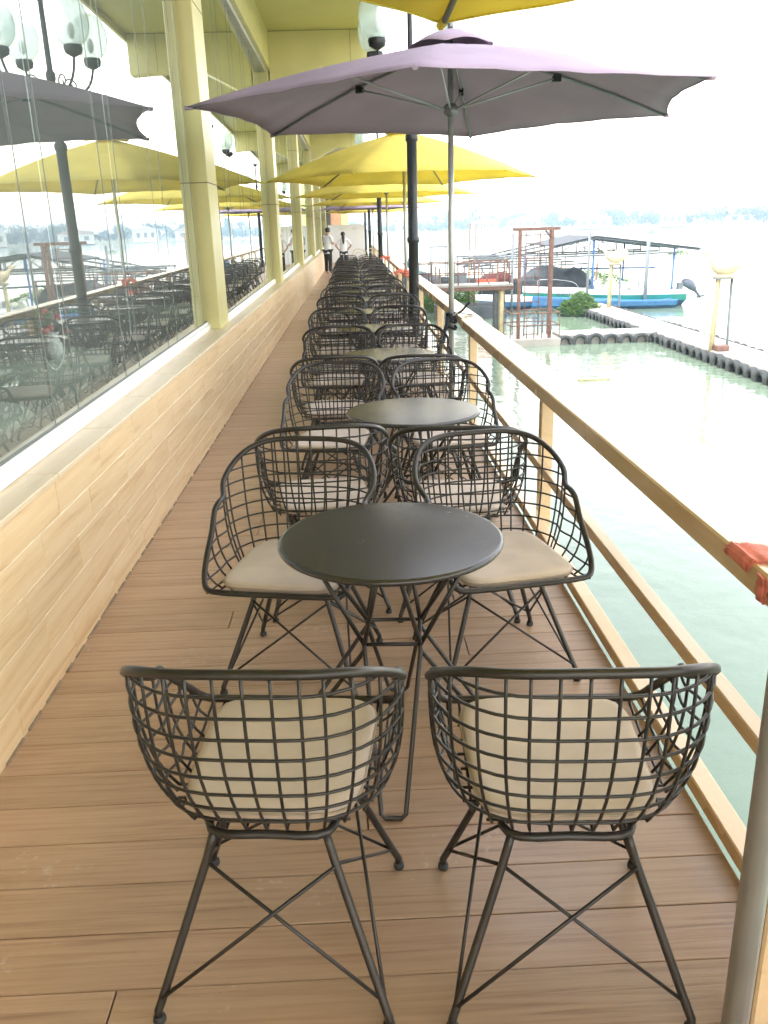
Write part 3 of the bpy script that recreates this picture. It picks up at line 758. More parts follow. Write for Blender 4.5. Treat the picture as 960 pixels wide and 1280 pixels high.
# ================================================================== PEOPLE
def skin_mesh(name, pts, edges, rad, mat, parent, root=0, lev=2):
    me = bpy.data.meshes.new(name); me.from_pydata(pts, edges, []); me.materials.append(mat)
    o = bpy.data.objects.new(name, me); COL.objects.link(o); o.parent = parent
    md = o.modifiers.new('skin', 'SKIN'); md.use_smooth_shade = True
    for i, r_ in enumerate(rad):
        sv = me.skin_vertices[0].data[i]; sv.radius = r_ if isinstance(r_, tuple) else (r_, r_); sv.use_root = (i == root)
    sb = o.modifiers.new('sub', 'SUBSURF'); sb.levels = lev; sb.render_levels = lev
    return o
def person(loc, rz, label, h, pose, long_hair=False):
    t = thing('person', label, 'person', loc, R(rz)); k = h/1.65
    def v(*p): return tuple(c*k for c in p)
    # 0 pelvis 1 belly 2 chest 3 neckbase 4 neck top 5 head ; arms 6-9 L, 10-13 R ; legs 14-17 L, 18-21 R  (person faces +Y)
    A = pose['arms']; hd = pose['head']
    pts = [v(0, 0, .88), v(0, .005, 1.05), v(0, 0, 1.23), v(0, -.01, 1.36), v(0, hd*.3, 1.44), v(0, hd, 1.54)]
    pts += [v(*p) for p in A[0]]+[v(*p) for p in A[1]]
    for s in (-1, 1): pts += [v(s*.09, 0, .82), v(s*.10, .015, .46), v(s*.10, -.01, .09), v(s*.105, .13, .035)]
    ed = [(0, 1), (1, 2), (2, 3), (3, 4), (4, 5), (3, 6), (6, 7), (7, 8), (8, 9), (3, 10), (10, 11), (11, 12), (12, 13), (0, 14), (14, 15), (15, 16), (16, 17), (0, 18), (18, 19), (19, 20), (20, 21)]
    rad = [(.13*k, .10*k), (.115*k, .085*k), (.135*k, .095*k), (.08*k, .06*k), .048*k, (.078*k, .095*k)]+[.05*k, .042*k, .03*k, .034*k]*2+[.078*k, .055*k, .04*k, .038*k]*2
    body = skin_mesh('body', pts, ed, rad, M['skin'], t)
    # shirt with short sleeves, trousers
    def mid(a, b, f): return tuple(pa+(pb-pa)*f for pa, pb in zip(a, b))
    sp = [pts[0], pts[1], pts[2], pts[3], pts[6], mid(pts[6], pts[7], .85), pts[10], mid(pts[10], pts[11], .85), v(0, 0, .80)]
    se = [(0, 1), (1, 2), (2, 3), (3, 4), (4, 5), (3, 6), (6, 7), (0, 8)]
    sr = [(.155*k, .125*k), (.14*k, .11*k), (.158*k, .118*k), (.085*k, .072*k), .066*k, .062*k, .066*k, .062*k, (.16*k, .128*k)]
    skin_mesh('shirt', sp, se, sr, M['shirt'], t)
    tp = [v(0, 0, .90)]+[pts[i] for i in (14, 15, 16, 18, 19, 20)]
    skin_mesh('trousers', tp, [(0, 1), (1, 2), (2, 3), (0, 4), (4, 5), (5, 6)], [(.145*k, .115*k), .098*k, .075*k, .062*k, .098*k, .075*k, .062*k], M['trousers'], t)
    hx = Vector(pts[5])
    hb = MB().ball((0, hx.y-.02*k, hx.z+.035*k), .092*k, .105*k, .095*k, 16, 10)
    if long_hair: hb.tube(cr([(0, hx.y-.09*k, hx.z), (0, hx.y-.14*k, hx.z-.10*k), (0, hx.y-.15*k, hx.z-.25*k), (0, hx.y-.14*k, hx.z-.38*k)], 4), [.06*k]*6+[.05*k]*4+[.03*k, .025*k, .01*k], 10)
    hb.build('hair', M['hair'], t)
    fc = MB().ball((0, hx.y+.095*k, hx.z-.01*k), .012*k, .02*k, .02*k, 8, 6)
    for s in (-1, 1): fc.ball((s*.088*k, hx.y, hx.z-.005*k), .012*k, .022*k, .03*k, 8, 6)
    fc.build('nose_and_ears', M['skin'], t)
    ey = MB()
    for s in (-1, 1): ey.ball((s*.032*k, hx.y+.085*k, hx.z+.015*k), .011*k, .008*k, .007*k, 8, 6)
    ey.build('eyes', M['hair'], t)
    fg = MB()
    for ai, s in ((9, -1), (13, 1)):
        h0 = Vector(pts[ai]); d = (h0-Vector(pts[ai-1])).normalized(); sd_ = d.cross(Vector((0, 0, 1))).normalized() if abs(d.z) < .9 else Vector((0, 1, 0))
        for q in range(4): a_ = h0+d*.02*k+sd_*(q-1.5)*.018*k; fg.tube([a_, a_+d*.04*k, a_+d*(.07-.006*abs(q-1.3))*k+Vector((0, .006, -.012))*k], [.009*k, .008*k, .006*k], 6)
        fg.tube([h0-d*.01*k+sd_*.03*k, h0+d*.02*k+sd_*.05*k, h0+d*.045*k+sd_*.05*k], [.010*k, .009*k, .007*k], 6)
    fg.build('fingers', M['skin'], t)
    return t
pm = person((-.93, 33.0, 0), -40, 'person in white shirt and dark trousers looking down at their hands', 1.66,
       dict(head=.07, arms=[[(-.19, 0, 1.33), (-.23, .05, 1.08), (-.12, .25, 1.10), (-.05, .30, 1.13)], [(.19, 0, 1.33), (.23, .05, 1.08), (.11, .25, 1.08), (.04, .30, 1.11)]]))
pw = person((-.34, 33.4, 0), 4, 'person in pale shirt seen from behind, long dark ponytail, hands on hips', 1.50,
       dict(head=.02, arms=[[(-.18, 0, 1.33), (-.33, -.05, 1.12), (-.19, .06, .95), (-.14, .09, .93)], [(.18, 0, 1.33), (.33, -.05, 1.12), (.19, .06, .95), (.14, .09, .93)]]), True)
# pale chairs standing at the far end
bpy.data.objects.remove(wp)
def pale_chair(x, y, label):
    t = thing('cafe_chair', label, 'chair', (x, y, 0), 0, 'pale chairs at the far end')
    MB().tube(cr([(-.2, -.2, .45), (-.22, -.22, .75), (-.12, -.23, .95), (.12, -.23, .95), (.22, -.22, .75), (.2, -.2, .45)], 4), .014, 6).build('back_frame', M['statue'], t)
    MB().tube(cr([(-.1, -.215, .45), (-.11, -.225, .8), (0, -.23, .86), (.11, -.225, .8), (.1, -.215, .45)], 4), .010, 6).build('back_loop', M['statue'], t)
    MB().lathe([(.20, .43), (.215, .445), (.20, .46), (1e-5, .465)], 20).build('seat', M['statue'], t)
    for sx in (-1, 1):
        for sy in (-1, 1): MB().tube([(sx*.16, sy*.16, .44), (sx*.20, sy*.21, 0)], .013, 6).build('leg', M['statue'], t)
pale_chair(.20, 29.0, 'left one of two pale loop-backed chairs beyond the black chairs')
pale_chair(.62, 29.2, 'right one of two pale loop-backed chairs beyond the black chairs')
# white partition at the end of the deck
t = thing('white_partition', 'white panel partition closing the far end of the deck', 'partition', (0, 44, 0))
for a, b in ((-1.18, -.33), (-.32, .62)): MB().box(a, b, 0, .05, .0, 1.80, .004).build('panel', M['partition'], t)
for a, z in ((-.60, 1.62), (.02, 1.62)): MB().box(a, a+.22, -.003, -.0005, z, z+.03).box(a+.03, a+.20, -.003, -.0005, z-.06, z-.035).build('printed_lines', M['partmark'], t)
# building block visible over the partition
t = thing('end_building', 'terracotta and yellow building end beyond the white partition', 'building', (0, 62, 0))
MB().box(-6, -.7, 0, 3, -2.4, 4.6).build('wall', M['orangewall'], t)
MB().box(-.7, -.2, -.1, 3, -2.4, 4.6).build('pillar', M['panel'], t)
MB().box(-2.2, -1.5, -.12, -.01, 1.2, 3.2).build('window', M['housedark'], t)

# ================================================================== RIVER SIDE: gangway, tower, dock
g = thing('gangway', 'brown railed gangway on round piles leading to the steel tower', 'gangway', (0, 30, 0))
for k in range(10):
    x0 = 1.35+k*.41; MB().box(x0, x0+.40, -.6, .6, -.40, -.33, .005).build('deck_board', M['concrete'], g)
MB().box(1.3, 5.45, -.58, -.48, -.52, -.405).box(1.3, 5.45, .48, .58, -.52, -.405).build('beam', M['rust'], g)
for x in (3.0, 5.05):
    for yy in (-.45, .45): MB().tube([(x, yy, WL-1), (x, yy, -.52)], .085, 10).build('pile', M['bamboo'], g)
MB().tube([(4.85, -.47, WL-1), (4.85, -.47, -.6)], .10, 10).build('pile', M['tyre'], g)
for yy in (-.55, .55):
    for z in (.02, .40): MB().tube([(1.3, yy, z), (5.42, yy, z)], .020, 6).build('rail', M['rust'], g)
    for x in (1.5, 2.65, 3.55, 4.25, 5.3): MB().tube([(x, yy, -.34), (x, yy, .41)], .022, 6).build('post', M['rust'], g)
MB().tube([(4.25, -.55, .40), (4.62, -.55, -.32)], .02, 6).build('brace', M['pale_steel'], g)
tw = thing('ladder_tower', 'tall rusty steel gate tower with ladder and caged float', 'tower', (6.05, 28.9, 0))
for x, yy in ((-.60, -.45), (-.42, .55), (.45, -.45), (.63, .55)): MB().box(x-.05, x+.05, yy-.05, yy+.05, WL-.6, 1.38, .006).build('leg', M['rust'], tw)
MB().box(-.66, .70, -.50, -.40, 1.381, 1.47).box(-.66, .70, .50, .60, 1.381, 1.47).box(-.66, -.56, -.399, .499, 1.382, 1.469).box(.58, .68, -.399, .499, 1.382, 1.469).build('top_frame', M['rust'], tw)
MB().tube([(.45, -.45, 1.12), (.22, -.45, 1.37)], .03, 6).tube([(-.60, -.45, 1.24), (.45, -.45, 1.24)], .012, 5).tube([(-.42, .55, .48), (.63, .55, .48)], .02, 5).build('brace', M['rust'], tw)
ld = MB().tube([(-.28, .2, WL+.1), (-.28, .2, 1.3)], .02, 6).tube([(.20, .2, WL+.1), (.20, .2, 1.3)], .02, 6).build('ladder', M['rust'], tw)
for k in range(13): MB().tube([(-.28, .2, WL+.3+.27*k), (.20, .2, WL+.3+.27*k)], .016, 5).build('rung', M['rust'], ld)
cg = MB()
for z in (-1.22, -1.62): cg.tube([(-.9, -.62, z), (.75, -.62, z), (.75, .6, z), (-.9, .6, z)], .02, 5, closed=True)
for x in (-.9, -.6, -.35, -.1, .15, .45, .75): cg.tube([(x, -.62, -2.05), (x, -.62, -1.22)], .014, 5); cg.tube([(x, .6, -2.05), (x, .6, -1.22)], .014, 5)
cg.build('cage_rail', M['rust'], tw)
MB().box(-.95, .80, -.68, .65, WL-.1, -2.06, .02).build('float', M['concrete'], tw)

d = thing('floating_dock', 'pale concrete floating dock with two arms, edged with old tyres', 'dock', (0, 0, 0))
MB().box(6.9, 10.099, 28.45, 29.75, WL-.15, -1.99, .02).build('cross_arm', M['concrete'], d)
for a, b in ((12.0, 17.98), (18.0, 23.98), (24.0, 29.98), (30.0, 35.98), (36.0, 41.0)): MB().box(10.1, 11.4, a, b, WL-.15, -1.98, .02).build('deck_slab', M['concrete'], d)
MB().box(10.02, 10.098, 12, 40, WL+.14, WL+.24).build('edge_plank', M['rust'], d)
tyme = MB()
Pt = []
for a in range(26):
    an = 2*PI*a/26; row = []
    for (r_, w_) in ((.155, -.06), (.19, -.09), (.245, -.085), (.272, -.055), (.275, 0), (.272, .055), (.245, .085), (.19, .09), (.155, .06)): row.append((r_*math.cos(an), w_, r_*math.sin(an)))
    Pt.append(row)
tym = tyme.grid(Pt, close_u=True).mesh('tyre_fender', M['tyre'])
rq = random.Random(8)
def tyre(x, y, rz, label, grp): o = inst('tyre_fender', tym, None, (x, y, WL+.06+rq.uniform(-.03, .03)), R(rz+rq.uniform(-7, 7))); o.rotation_euler[0] = R(rq.uniform(-4, 4)); tag(o, label, 'tyre', grp)
for k in range(7): tyre(7.02+.52*k, 28.34, 0, f'{["leftmost", "second", "third", "fourth", "fifth", "sixth", "seventh"][k]} old black tyre from the tower on the dock cross arm', 'tyres on the cross arm')
for k in range(29): tyre(9.99, 13.6+.52*k if 13.6+.52*k < 23.5 or 13.6+.52*k > 24.4 else 13.6+.52*k, 90, 'old black tyre along the inner edge of the long dock arm', 'tyres along the inner dock edge')
for k in range(16): tyre(9.99, 30.1+.52*k, 90, 'old black tyre on the far inner edge of the dock, towards the boats', 'tyres on the far inner dock edge')
for k in range(44): tyre(11.51, 16.0+.52*k, 90, 'old tyre on the outer river edge of the dock', 'tyres on the outer dock edge')
bx = MB().box(-.18, .18, -.2, .2, 0, .16, .02).build('red_box', M['rust'], None, (10.35, 23.75, -1.978)); tag(bx, 'rust red box on the dock between the legs of the near fish statue', 'box')

def fish(loc, rz, label, hpost, s=1.0):
    t = thing('fish_statue', label, 'statue', loc, R(rz), 'fish statues on tall pipes')
    for q, (x, yy, mk) in enumerate(((-.16, -.12, 'bamboo'), (-.05, .06, 'bamboo'), (.30, .02, 'greypipe'))):
        MB().tube([(x*1.25, yy, WL-.6-loc[2]), (x, yy, hpost)], .055 if q < 2 else .04, 10).build('pipe', M[mk], t)
    MB().box(-.28, .40, -.2, .2, hpost, hpost+.03, .005).build('plate', M['greypipe'], t)
    # carp curling on the plate: head up at one end, tail up at the other
    path = cr([(.36, 0, .50), (.31, 0, .38), (.18, 0, .27), (.0, 0, .23), (-.15, 0, .28), (-.26, 0, .38), (-.34, 0, .45)], 5)
    path = [Vector((p.x*s, p.y, p.z*s+hpost+.03)) for p in path]; n = len(path)
    rad = [s*(.05+.15*math.sin(PI*min(1, (i/(n-1))**.75*1.0+.05))) for i in range(n)]; rad[0] = .035*s; rad[-1] = .035*s
    fb = MB().tube(path, rad, 12)
    fb.v = [(x, y*.72, z) for x, y, z in fb.v]
    bo = fb.build('fish_body', M['statue'], t)
    e = path[-1]
    MB().add([(e.x, -.015, e.z-.03), (e.x-.22*s, -.01, e.z+.16*s), (e.x-.13*s, 0, e.z+.07*s), (e.x-.02*s, .01, e.z+.24*s), (e.x+.05*s, .015, e.z+.02*s)], [(0, 1, 2, 4), (2, 3, 4)]).build('tail_fin', M['statue'], bo).modifiers.new('thickness', 'SOLIDIFY').thickness = .03
    MB().add([(.02*s, 0, hpost+.30*s), (.10*s, 0, hpost+.52*s), (-.03*s, 0, hpost+.46*s), (-.12*s, 0, hpost+.50*s), (-.14*s, 0, hpost+.36*s)], [(0, 1, 2), (0, 2, 4), (2, 3, 4)]).build('dorsal_fin', M['statue'], bo).modifiers.new('thickness', 'SOLIDIFY').thickness = .025
    for sg in (-1, 1): MB().ball((.31*s, sg*.06*s, hpost+.46*s), .022, .015, .022, 8, 6).build('eye', M['rubber'], bo)
    MB().box(-.2*s, .25*s, -.1, .1, hpost+.031, hpost+.12, .02).build('pedestal', M['statue'], t)
fish((10.30, 24.0, 0), 0, 'cream fish statue on tall pipes at the near end of the dock', -.02, 1.15)
fish((11.20, 37.2, 0), 0, 'cream fish statue on tall pipes in front of the boat shed', -.22, 1.25)

# ------------------------------------------------------------------ boat shed and boats
sh = thing('boat_shed', 'open boat shelter with dark low-pitched sheet roof on blue and grey poles', 'shed', (0, 41, 0))
RT = lambda x: .97-.137*(x-11.33) if x > 11.33 else .97-.19*(11.33-x)
for a, b in ((11.33, 13.8), (13.81, 16.3)): MB().prism([(a, RT(a)), (b, RT(b)), (b, RT(b)-.05), (a, RT(a)-.05)], 'y', -.6, 5.0).build('roof_sheet', M['roof_metal'], sh)
MB().prism([(9.3, RT(9.3)), (11.32, RT(11.32)), (11.32, RT(11.32)-.05), (9.3, RT(9.3)-.05)], 'y', -.6, 5.0).build('roof_sheet', M['roof_metal'], sh)
tr = MB()
for yy in (-.5, 2.2, 4.8):
    tr.tube([(7.7, yy, RT(7.7)-.08), (11.33, yy, RT(11.33)-.09), (16.2, yy, RT(16.2)-.09)], .05, 6)
    tr.tube([(5.4, yy, .05), (15.2, yy, .12)], .045, 6); tr.tube([(5.4, yy, -.35), (11.0, yy, -.25)], .04, 6); tr.tube([(5.4, yy, -.35), (7.7, yy, RT(7.7)-.08)], .04, 6)
    for x in (8.6, 9.5, 10.4, 12.2, 13.1, 14.3): tr.tube([(x, yy, .12), (x, yy, RT(x)-.09)], .03, 5)
    for x in (5.5, 6.4, 7.2, 8.1, 9.0, 9.9): tr.tube([(x, yy, -2.0 if yy > 2 else -.35), (x, yy, .10)], .035, 5)
    tr.tube([(11.33, yy, .88), (12.4, yy, .14)], .025, 5); tr.tube([(11.33, yy, .88), (10.3, yy, .14)], .025, 5)
for x in (7.8, 9.5, 10.6): tr.tube([(x, -.5, RT(x)-.08), (x, 4.8, RT(x)-.08)], .025, 5)
tr.build('truss', M['pale_steel'], sh)
for x, yy, mk in ((11.24, -.4, 'blue_steel'), (15.05, -.4, 'blue_steel'), (14.2, 4.5, 'blue_steel'), (7.8, -.4, 'pale_steel'), (9.0, 4.5, 'blue_steel')): MB().tube([(x, yy, WL-.6), (x, yy, RT(x)-.1)], .05, 8).build('post', M[mk], sh)
MB().tube([(11.2, 4.5, -.72), (15.9, 4.5, -.80)], .05, 6).build('side_rail', M['blue_steel'], sh)
for x, yy, zt, mk, lab in ((10.91, 40.2, 1.28, 'greypipe', 'thin grey mooring pole left of the blue shelter post'), (13.60, 40.0, .83, 'greypipe', 'thick grey mooring pole in front of the white speedboat'), (7.05, 38.5, 1.2, 'greypipe', 'grey mooring pole seen through the ladder tower')):
    o = MB().tube([(0, 0, WL-.8), (0, 0, zt)], .085 if x > 12 else .06, 10).build('mooring_pole', M[mk], None, (x, yy, 0)); tag(o, lab, 'pole')

def boat(name, label, loc, rz, L, Wd, zs, hullmats, cockpit=True):
    """lofted hull, bow at -x, stern at +x; zs = (keel, chine, stripe, sheer)"""
    t = thing(name, label, 'boat', loc, R(rz)); n = 16
    def stn(u):
        w = Wd*.5*min(1, (1-(1-u)**2.4)*1.02) if u < .6 else Wd*.5*(1-.12*((u-.6)/.4)**2)
        lift = (1-u)**2.2
        return w, zs[0]+.55*lift*(zs[3]-zs[0]), zs[1]+.4*lift*(zs[3]-zs[1]), zs[2]+.22*lift, zs[3]+.28*lift
    sect = []
    for i in range(n+1):
        u = i/n; w, k, c, sp, sh_ = stn(u); x = -L/2+L*u - (1-u)*.0
        sect.append((x, w, k, c, sp, sh_))
    low, mid_, up = MB(), MB(), MB()
    for sg in (-1, 1):
        low.grid([[(x, 0, k), (x, sg*w*.86, c)] for x, w, k, c, sp, s_ in sect])
        mid_.grid([[(x, sg*w*.86, c), (x, sg*w*.95, sp)] for x, w, k, c, sp, s_ in sect])
        up.grid([[(x, sg*w*.95, sp), (x, sg*w, s_), (x, sg*w*.94, s_+.03), (x, sg*w*.80, s_+.02), (x, sg*w*.76, s_-.12)] for x, w, k, c, sp, s_ in sect])
    up.grid([[(x, -w*.76, s_-.12), (x, w*.76, s_-.12)] for x, w, k, c, sp, s_ in sect])
    x, w, k, c, sp, s_ = sect[-1]
    mid_.add([(x, 0, k), (x, w*.86, c), (x, w*.95, sp), (x, w, s_), (x, -w, s_), (x, -w*.95, sp), (x, -w*.86, c)], [(0, 1, 2, 3, 4, 5, 6)])
    low.build('hull_bottom', M[hullmats[0]], t); mid_.build('hull_side', M[hullmats[1]], t); up.build('topsides', M[hullmats[2]], t)
    if cockpit:
        ws = MB().add([(-.6, -.7, zs[3]+.05), (-.6, .7, zs[3]+.05), (-.15, .62, zs[3]+.45), (-.15, -.62, zs[3]+.45)], [(0, 1, 2, 3)]); ws.build('windscreen', M['glass'], t).modifiers.new('thickness', 'SOLIDIFY').thickness = .012
        MB().tube([(-.6, -.7, zs[3]+.05), (-.15, -.62, zs[3]+.45), (-.15, .62, zs[3]+.45), (-.6, .7, zs[3]+.05)], .018, 5).build('screen_frame', M['hullwhite'], t)
        for xx in (.5, 1.4):
            for yy in (-.4, .4): MB().box(xx, xx+.5, yy-.24, yy+.24, zs[3]-.12, zs[3]+.12, .03).box(xx+.42, xx+.52, yy-.24, yy+.24, zs[3]+.121, zs[3]+.42, .03).build('seat', M['hullwhite'], t)
        MB().tube(cr([(-3.1, -.35, zs[3]+.25), (-3.0, -.3, zs[3]+.6), (-1.6, -.75, zs[3]+.5), (-1.2, -.8, zs[3]+.1)], 4), .016, 5).build('bow_rail', M['alu'], t)
    return t
wb = boat('speedboat', 'white and green speedboat with tilted outboard motor under the shelter', (11.9, 41.2, 0), -4, 7.6, 2.0, (WL-.05, -2.02, -1.75, -1.56), ('hullblue', 'hullgreen', 'hullwhite'))
mo = MB()
mo.tube(cr([(3.75, 0, -1.25), (4.05, 0, -1.32), (4.30, 0, -1.52), (4.42, 0, -1.66)], 4), [.10, .16, .20, .22, .225, .22, .21, .20, .18, .16, .14, .13, .10], 10)
mo.build('outboard_cowl', M['motor'], wb)
om = MB().tube([(4.40, 0, -1.64), (4.62, 0, -1.90), (4.70, 0, -2.02)], [.08, .065, .05], 8)
om.tube([(4.52, 0, -1.98), (4.88, 0, -1.90)], [.06, .045], 8)
om.add([(4.30, -.22, -1.80), (4.60, -.12, -1.82), (4.60, .12, -1.82), (4.30, .22, -1.80)], [(0, 1, 2, 3)])
om.build('outboard_leg', M['motor'], wb)
pb = MB()
for q in range(3):
    a = 2*PI*q/3; pb.add([(4.9, .02*math.cos(a), -1.9+.02*math.sin(a)), (4.93, .15*math.cos(a-.3), -1.9+.15*math.sin(a-.3)), (4.87, .15*math.cos(a+.3), -1.9+.15*math.sin(a+.3))], [(0, 1, 2)])
pb.build('propeller', M['alu'], wb).modifiers.new('thickness', 'SOLIDIFY').thickness = .015
MB().box(3.55, 3.80, -.14, .14, -1.7, -1.28, .02).build('motor_bracket', M['pale_steel'], wb)
# registration lettering on the topsides (unreadable at this distance): a row of dark strokes
lt = MB(); xs = -2.35
for q in range(11):
    if q in (2, 7): xs += .07
    lt.box(xs, xs+.05, -.004, 0, 0, .10); lt.box(xs+.0, xs+.075, -.004, 0, .045, .06); xs += .105
lo = lt.build('registration_marks', M['darkhull'], wb, (0, -.985, -1.66))
# blue raft and work boats under the frame
bb = boat('work_boat', 'long low blue work boat moored in front of the speedboat', (11.6, 39.9, 0), -3, 6.6, 1.2, (WL-.1, -2.15, -2.0, -1.92), ('hullblue', 'hullblue', 'hullblue'), False)
boat('work_boat', 'dark covered boat moored left of the speedboat under the bare frame', (7.6, 44.2, 0), -3, 6.5, 2.0, (WL-.1, -1.9, -1.5, -1.15), ('darkhull', 'darkhull', 'darkhull'), False)
boat('work_boat', 'blue boat end showing below the ladder tower', (6.6, 41.0, 0), 6, 3.6, 1.4, (WL-.1, -2.1, -1.9, -1.7), ('hullblue', 'hullblue', 'hullwhite'), False)
def tarp(name, label, loc, lx, ly, hz, mk, seed):
    rs_ = random.Random(seed); P = []
    for i in range(17):
        row = []
        for j in range(11):
            x, yy = (i/16-.5)*lx, (j/10-.5)*ly; e = max(0, 1-(abs(2*x/lx)**3))*max(0, 1-(abs(2*yy/ly)**3))
            row.append((x, yy, hz*(e**.5)*(1+.25*noise.noise((x*1.7+seed, yy*1.7, 0)))))
        P.append(row)
    o = MB().grid(P).build(name, M[mk], None, loc); o.modifiers.new('thickness', 'SOLIDIFY').thickness = .02; tag(o, label, 'tarpaulin'); return o
tarp('tarpaulin', 'red tarpaulin heap on the dark boat behind the ladder tower', (7.2, 43.6, -1.18), 1.8, 1.0, .45, 'redtarp', 3)
tarp('tarpaulin', 'dark grey tarpaulin over boats in the middle of the shelter', (10.3, 44.5, -1.6), 3.8, 2.4, .95, 'darkhull', 7)
tarp('tarpaulin', 'dark tarpaulin over stored gear behind the gangway', (3.6, 45.5, -2.2), 3.2, 2.6, 1.35, 'darkhull', 11)
tarp('tarpaulin', 'blue tarpaulin hanging near the left end of the gangway', (3.2, 47.0, -1.1), .8, .6, 1.3, 'bluecloth', 5)
for x, lab in ((5.55, 'left orange plastic crate behind the gangway'), (5.98, 'right orange plastic crate behind the gangway')):
    c = MB().box(-.19, .19, -.15, .15, 0, .05, .005).box(-.19, -.165, -.15, .15, .051, .34).box(.165, .19, -.15, .15, .051, .34).box(-.164, .164, -.15, -.13, .051, .34).box(-.164, .164, .13, .15, .051, .34)
    o = c.build('plastic_crate', M['orange'], None, (x-.02, 37.5, -.98)); tag(o, lab, 'crate')
pf = thing('raft_hut', 'low floating work raft with bare roof frame behind the gangway', 'raft', (5.2, 38.2, 0))
MB().box(-1.6, 1.4, -1.0, 1.0, WL-.1, -1.75, .02).build('float', M['darkhull'], pf)
MB().box(-1.6, 1.4, -1.0, 1.0, -1.08, -.985, .01).build('platform', M['joist'], pf)
for x in (-1.5, 0, 1.3):
    for yy in (-.9, .9): MB().tube([(x, yy, -1.76), (x, yy, .25 if x > -1 else -.1)], .04, 6).build('post', M['joist'], pf)
MB().tube([(0, -.9, .25), (1.3, -.9, .25), (1.3, .9, .25), (0, .9, .25)], .035, 6, closed=True).build('roof_frame', M['pale_steel'], pf)
MB().box(-.9, -.3, -.7, .3, -.98, -.35, .02).build('bin', M['pale_steel'], pf)
fl_ = MB().box(-.42, .42, -.10, .10, 0, .07, .02).build('driftwood_plank', M['bamboo'], None, (6.15, 21.6, WL-.02), R(8)); tag(fl_, 'short plank floating on the water near the dock', 'plank')

# far mooring frames on the open water
fm = thing('net_frame', 'small bare pole frame standing in the river left of the tower', 'frame', (5.6, 62, 0))
for x, yy in ((0, 0), (1.1, 0), (0, 1.2), (1.1, 1.2)): MB().tube([(x, yy, WL-.6), (x, yy, .2)], .05, 6).build('post', M['greypipe'], fm)
MB().tube([(0, 0, .2), (1.1, 0, .2), (1.1, 1.2, .2), (0, 1.2, .2)], .05, 6, closed=True).build('top_frame', M['greypipe'], fm)
rk = random.Random(6)
for k in range(9):
    x = 7.5+k*.85+rk.uniform(-.2, .2); yy = 60-k*1.2
    o = MB().tube([(0, 0, WL-.6), (rk.uniform(-.1, .1), 0, -.9+rk.uniform(-.2, .3))], .07, 7).build('stake', M['joist'], None, (x, yy, 0)); tag(o, f'{ORD[8-k] if k < 8 else "nearest"} dark stake in the river row behind the gangway, counted from the right', 'stake', 'row of stakes in the river')
for k in range(3):
    o = MB().tube([(0, 0, WL-.6), (0, 0, 1.9-.1*k)], .14, 7).tube([(-.4, 0, 1.5), (.4, 0, 1.7)], .09, 6).tube([(0, 0, .6), (.35, 0, 1.2)], .08, 6).build('river_marker', M['joist'], None, (22+k*1.1, 165, 0)); tag(o, f'{["left", "middle", "right"][k]} dark river marker post far out on the bright water', 'marker', 'far river markers')

# ------------------------------------------------------------------ water hyacinth
def hyacinth(name, label, cx, cy, rx, ry, h, n, seed):
    t = thing(name, label, 'plant', (cx, cy, WL)); rs_ = random.Random(seed); mb = MB(); st = MB()
    for q in range(n):
        a = rs_.uniform(0, 2*PI); u = rs_.random()**.5; x, yy = rx*u*math.cos(a), ry*u*math.sin(a)
        zz = h*(1-u**2.2)*rs_.uniform(.55, 1.08)*(1+.25*noise.noise((x*.9+seed, yy*.9, 1)))+.05
        c = Vector((x, yy, zz)); yaw = rs_.uniform(0, 2*PI); L = rs_.uniform(.13, .24); w = L*rs_.uniform(.32, .45)
        d = Vector((math.cos(yaw), math.sin(yaw), rs_.uniform(.1, 1.1))).normalized(); s_ = Vector((-math.sin(yaw), math.cos(yaw), rs_.uniform(-.3, .3)))
        nn = d.cross(s_).normalized()
        mb.add([c, c+d*L*.35+s_*w+nn*.02, c+d*L*.75+s_*w*.75+nn*.015, c+d*L, c+d*L*.75-s_*w*.75+nn*.015, c+d*L*.35-s_*w+nn*.02, c+d*L*.5-nn*.01], [(0, 1, 6), (1, 2, 6), (2, 3, 6), (3, 4, 6), (4, 5, 6), (5, 0, 6)], True)
        if q % 3 == 0: st.tube([(x*.9, yy*.9, -.05), c], .010, 3, caps=False)
    mb.build('leaves', M['leaf'], t, kind='stuff'); st.build('stems', M['leaf'], t, kind='stuff')
hyacinth('water_hyacinth', 'green water hyacinth clump floating in front of the speedboat', 9.9, 37.6, .98, .9, .85, 900, 1)
hyacinth('water_hyacinth', 'large green water hyacinth clump under the gangway', 5.2, 41.2, 1.15, 1.2, 1.05, 1200, 2)
hyacinth('water_hyacinth', 'green water hyacinth mass behind the left end of the gangway', 3.3, 51.0, 1.9, 2.4, 1.5, 1500, 3)
hyacinth('water_hyacinth', 'small water hyacinth patch left of the large clump', 3.6, 41.6, .7, .8, .6, 420, 4)
hyacinth('water_hyacinth', 'water hyacinth strip far behind the boat shelter', 14.0, 56.0, 4.0, 1.0, .9, 900, 6)
for k, (x, yy, lab) in enumerate(((84, 245, 'drifting weed patch far right on the bright river'), (50, 215, 'drifting weed patch above the shelter roof on the river'), (36, 96, 'drifting weed patch right of the shelter'))):
    hyacinth('drifting_weed', lab, x, yy, 1.2, 1.0, .5, 260, 20+k)

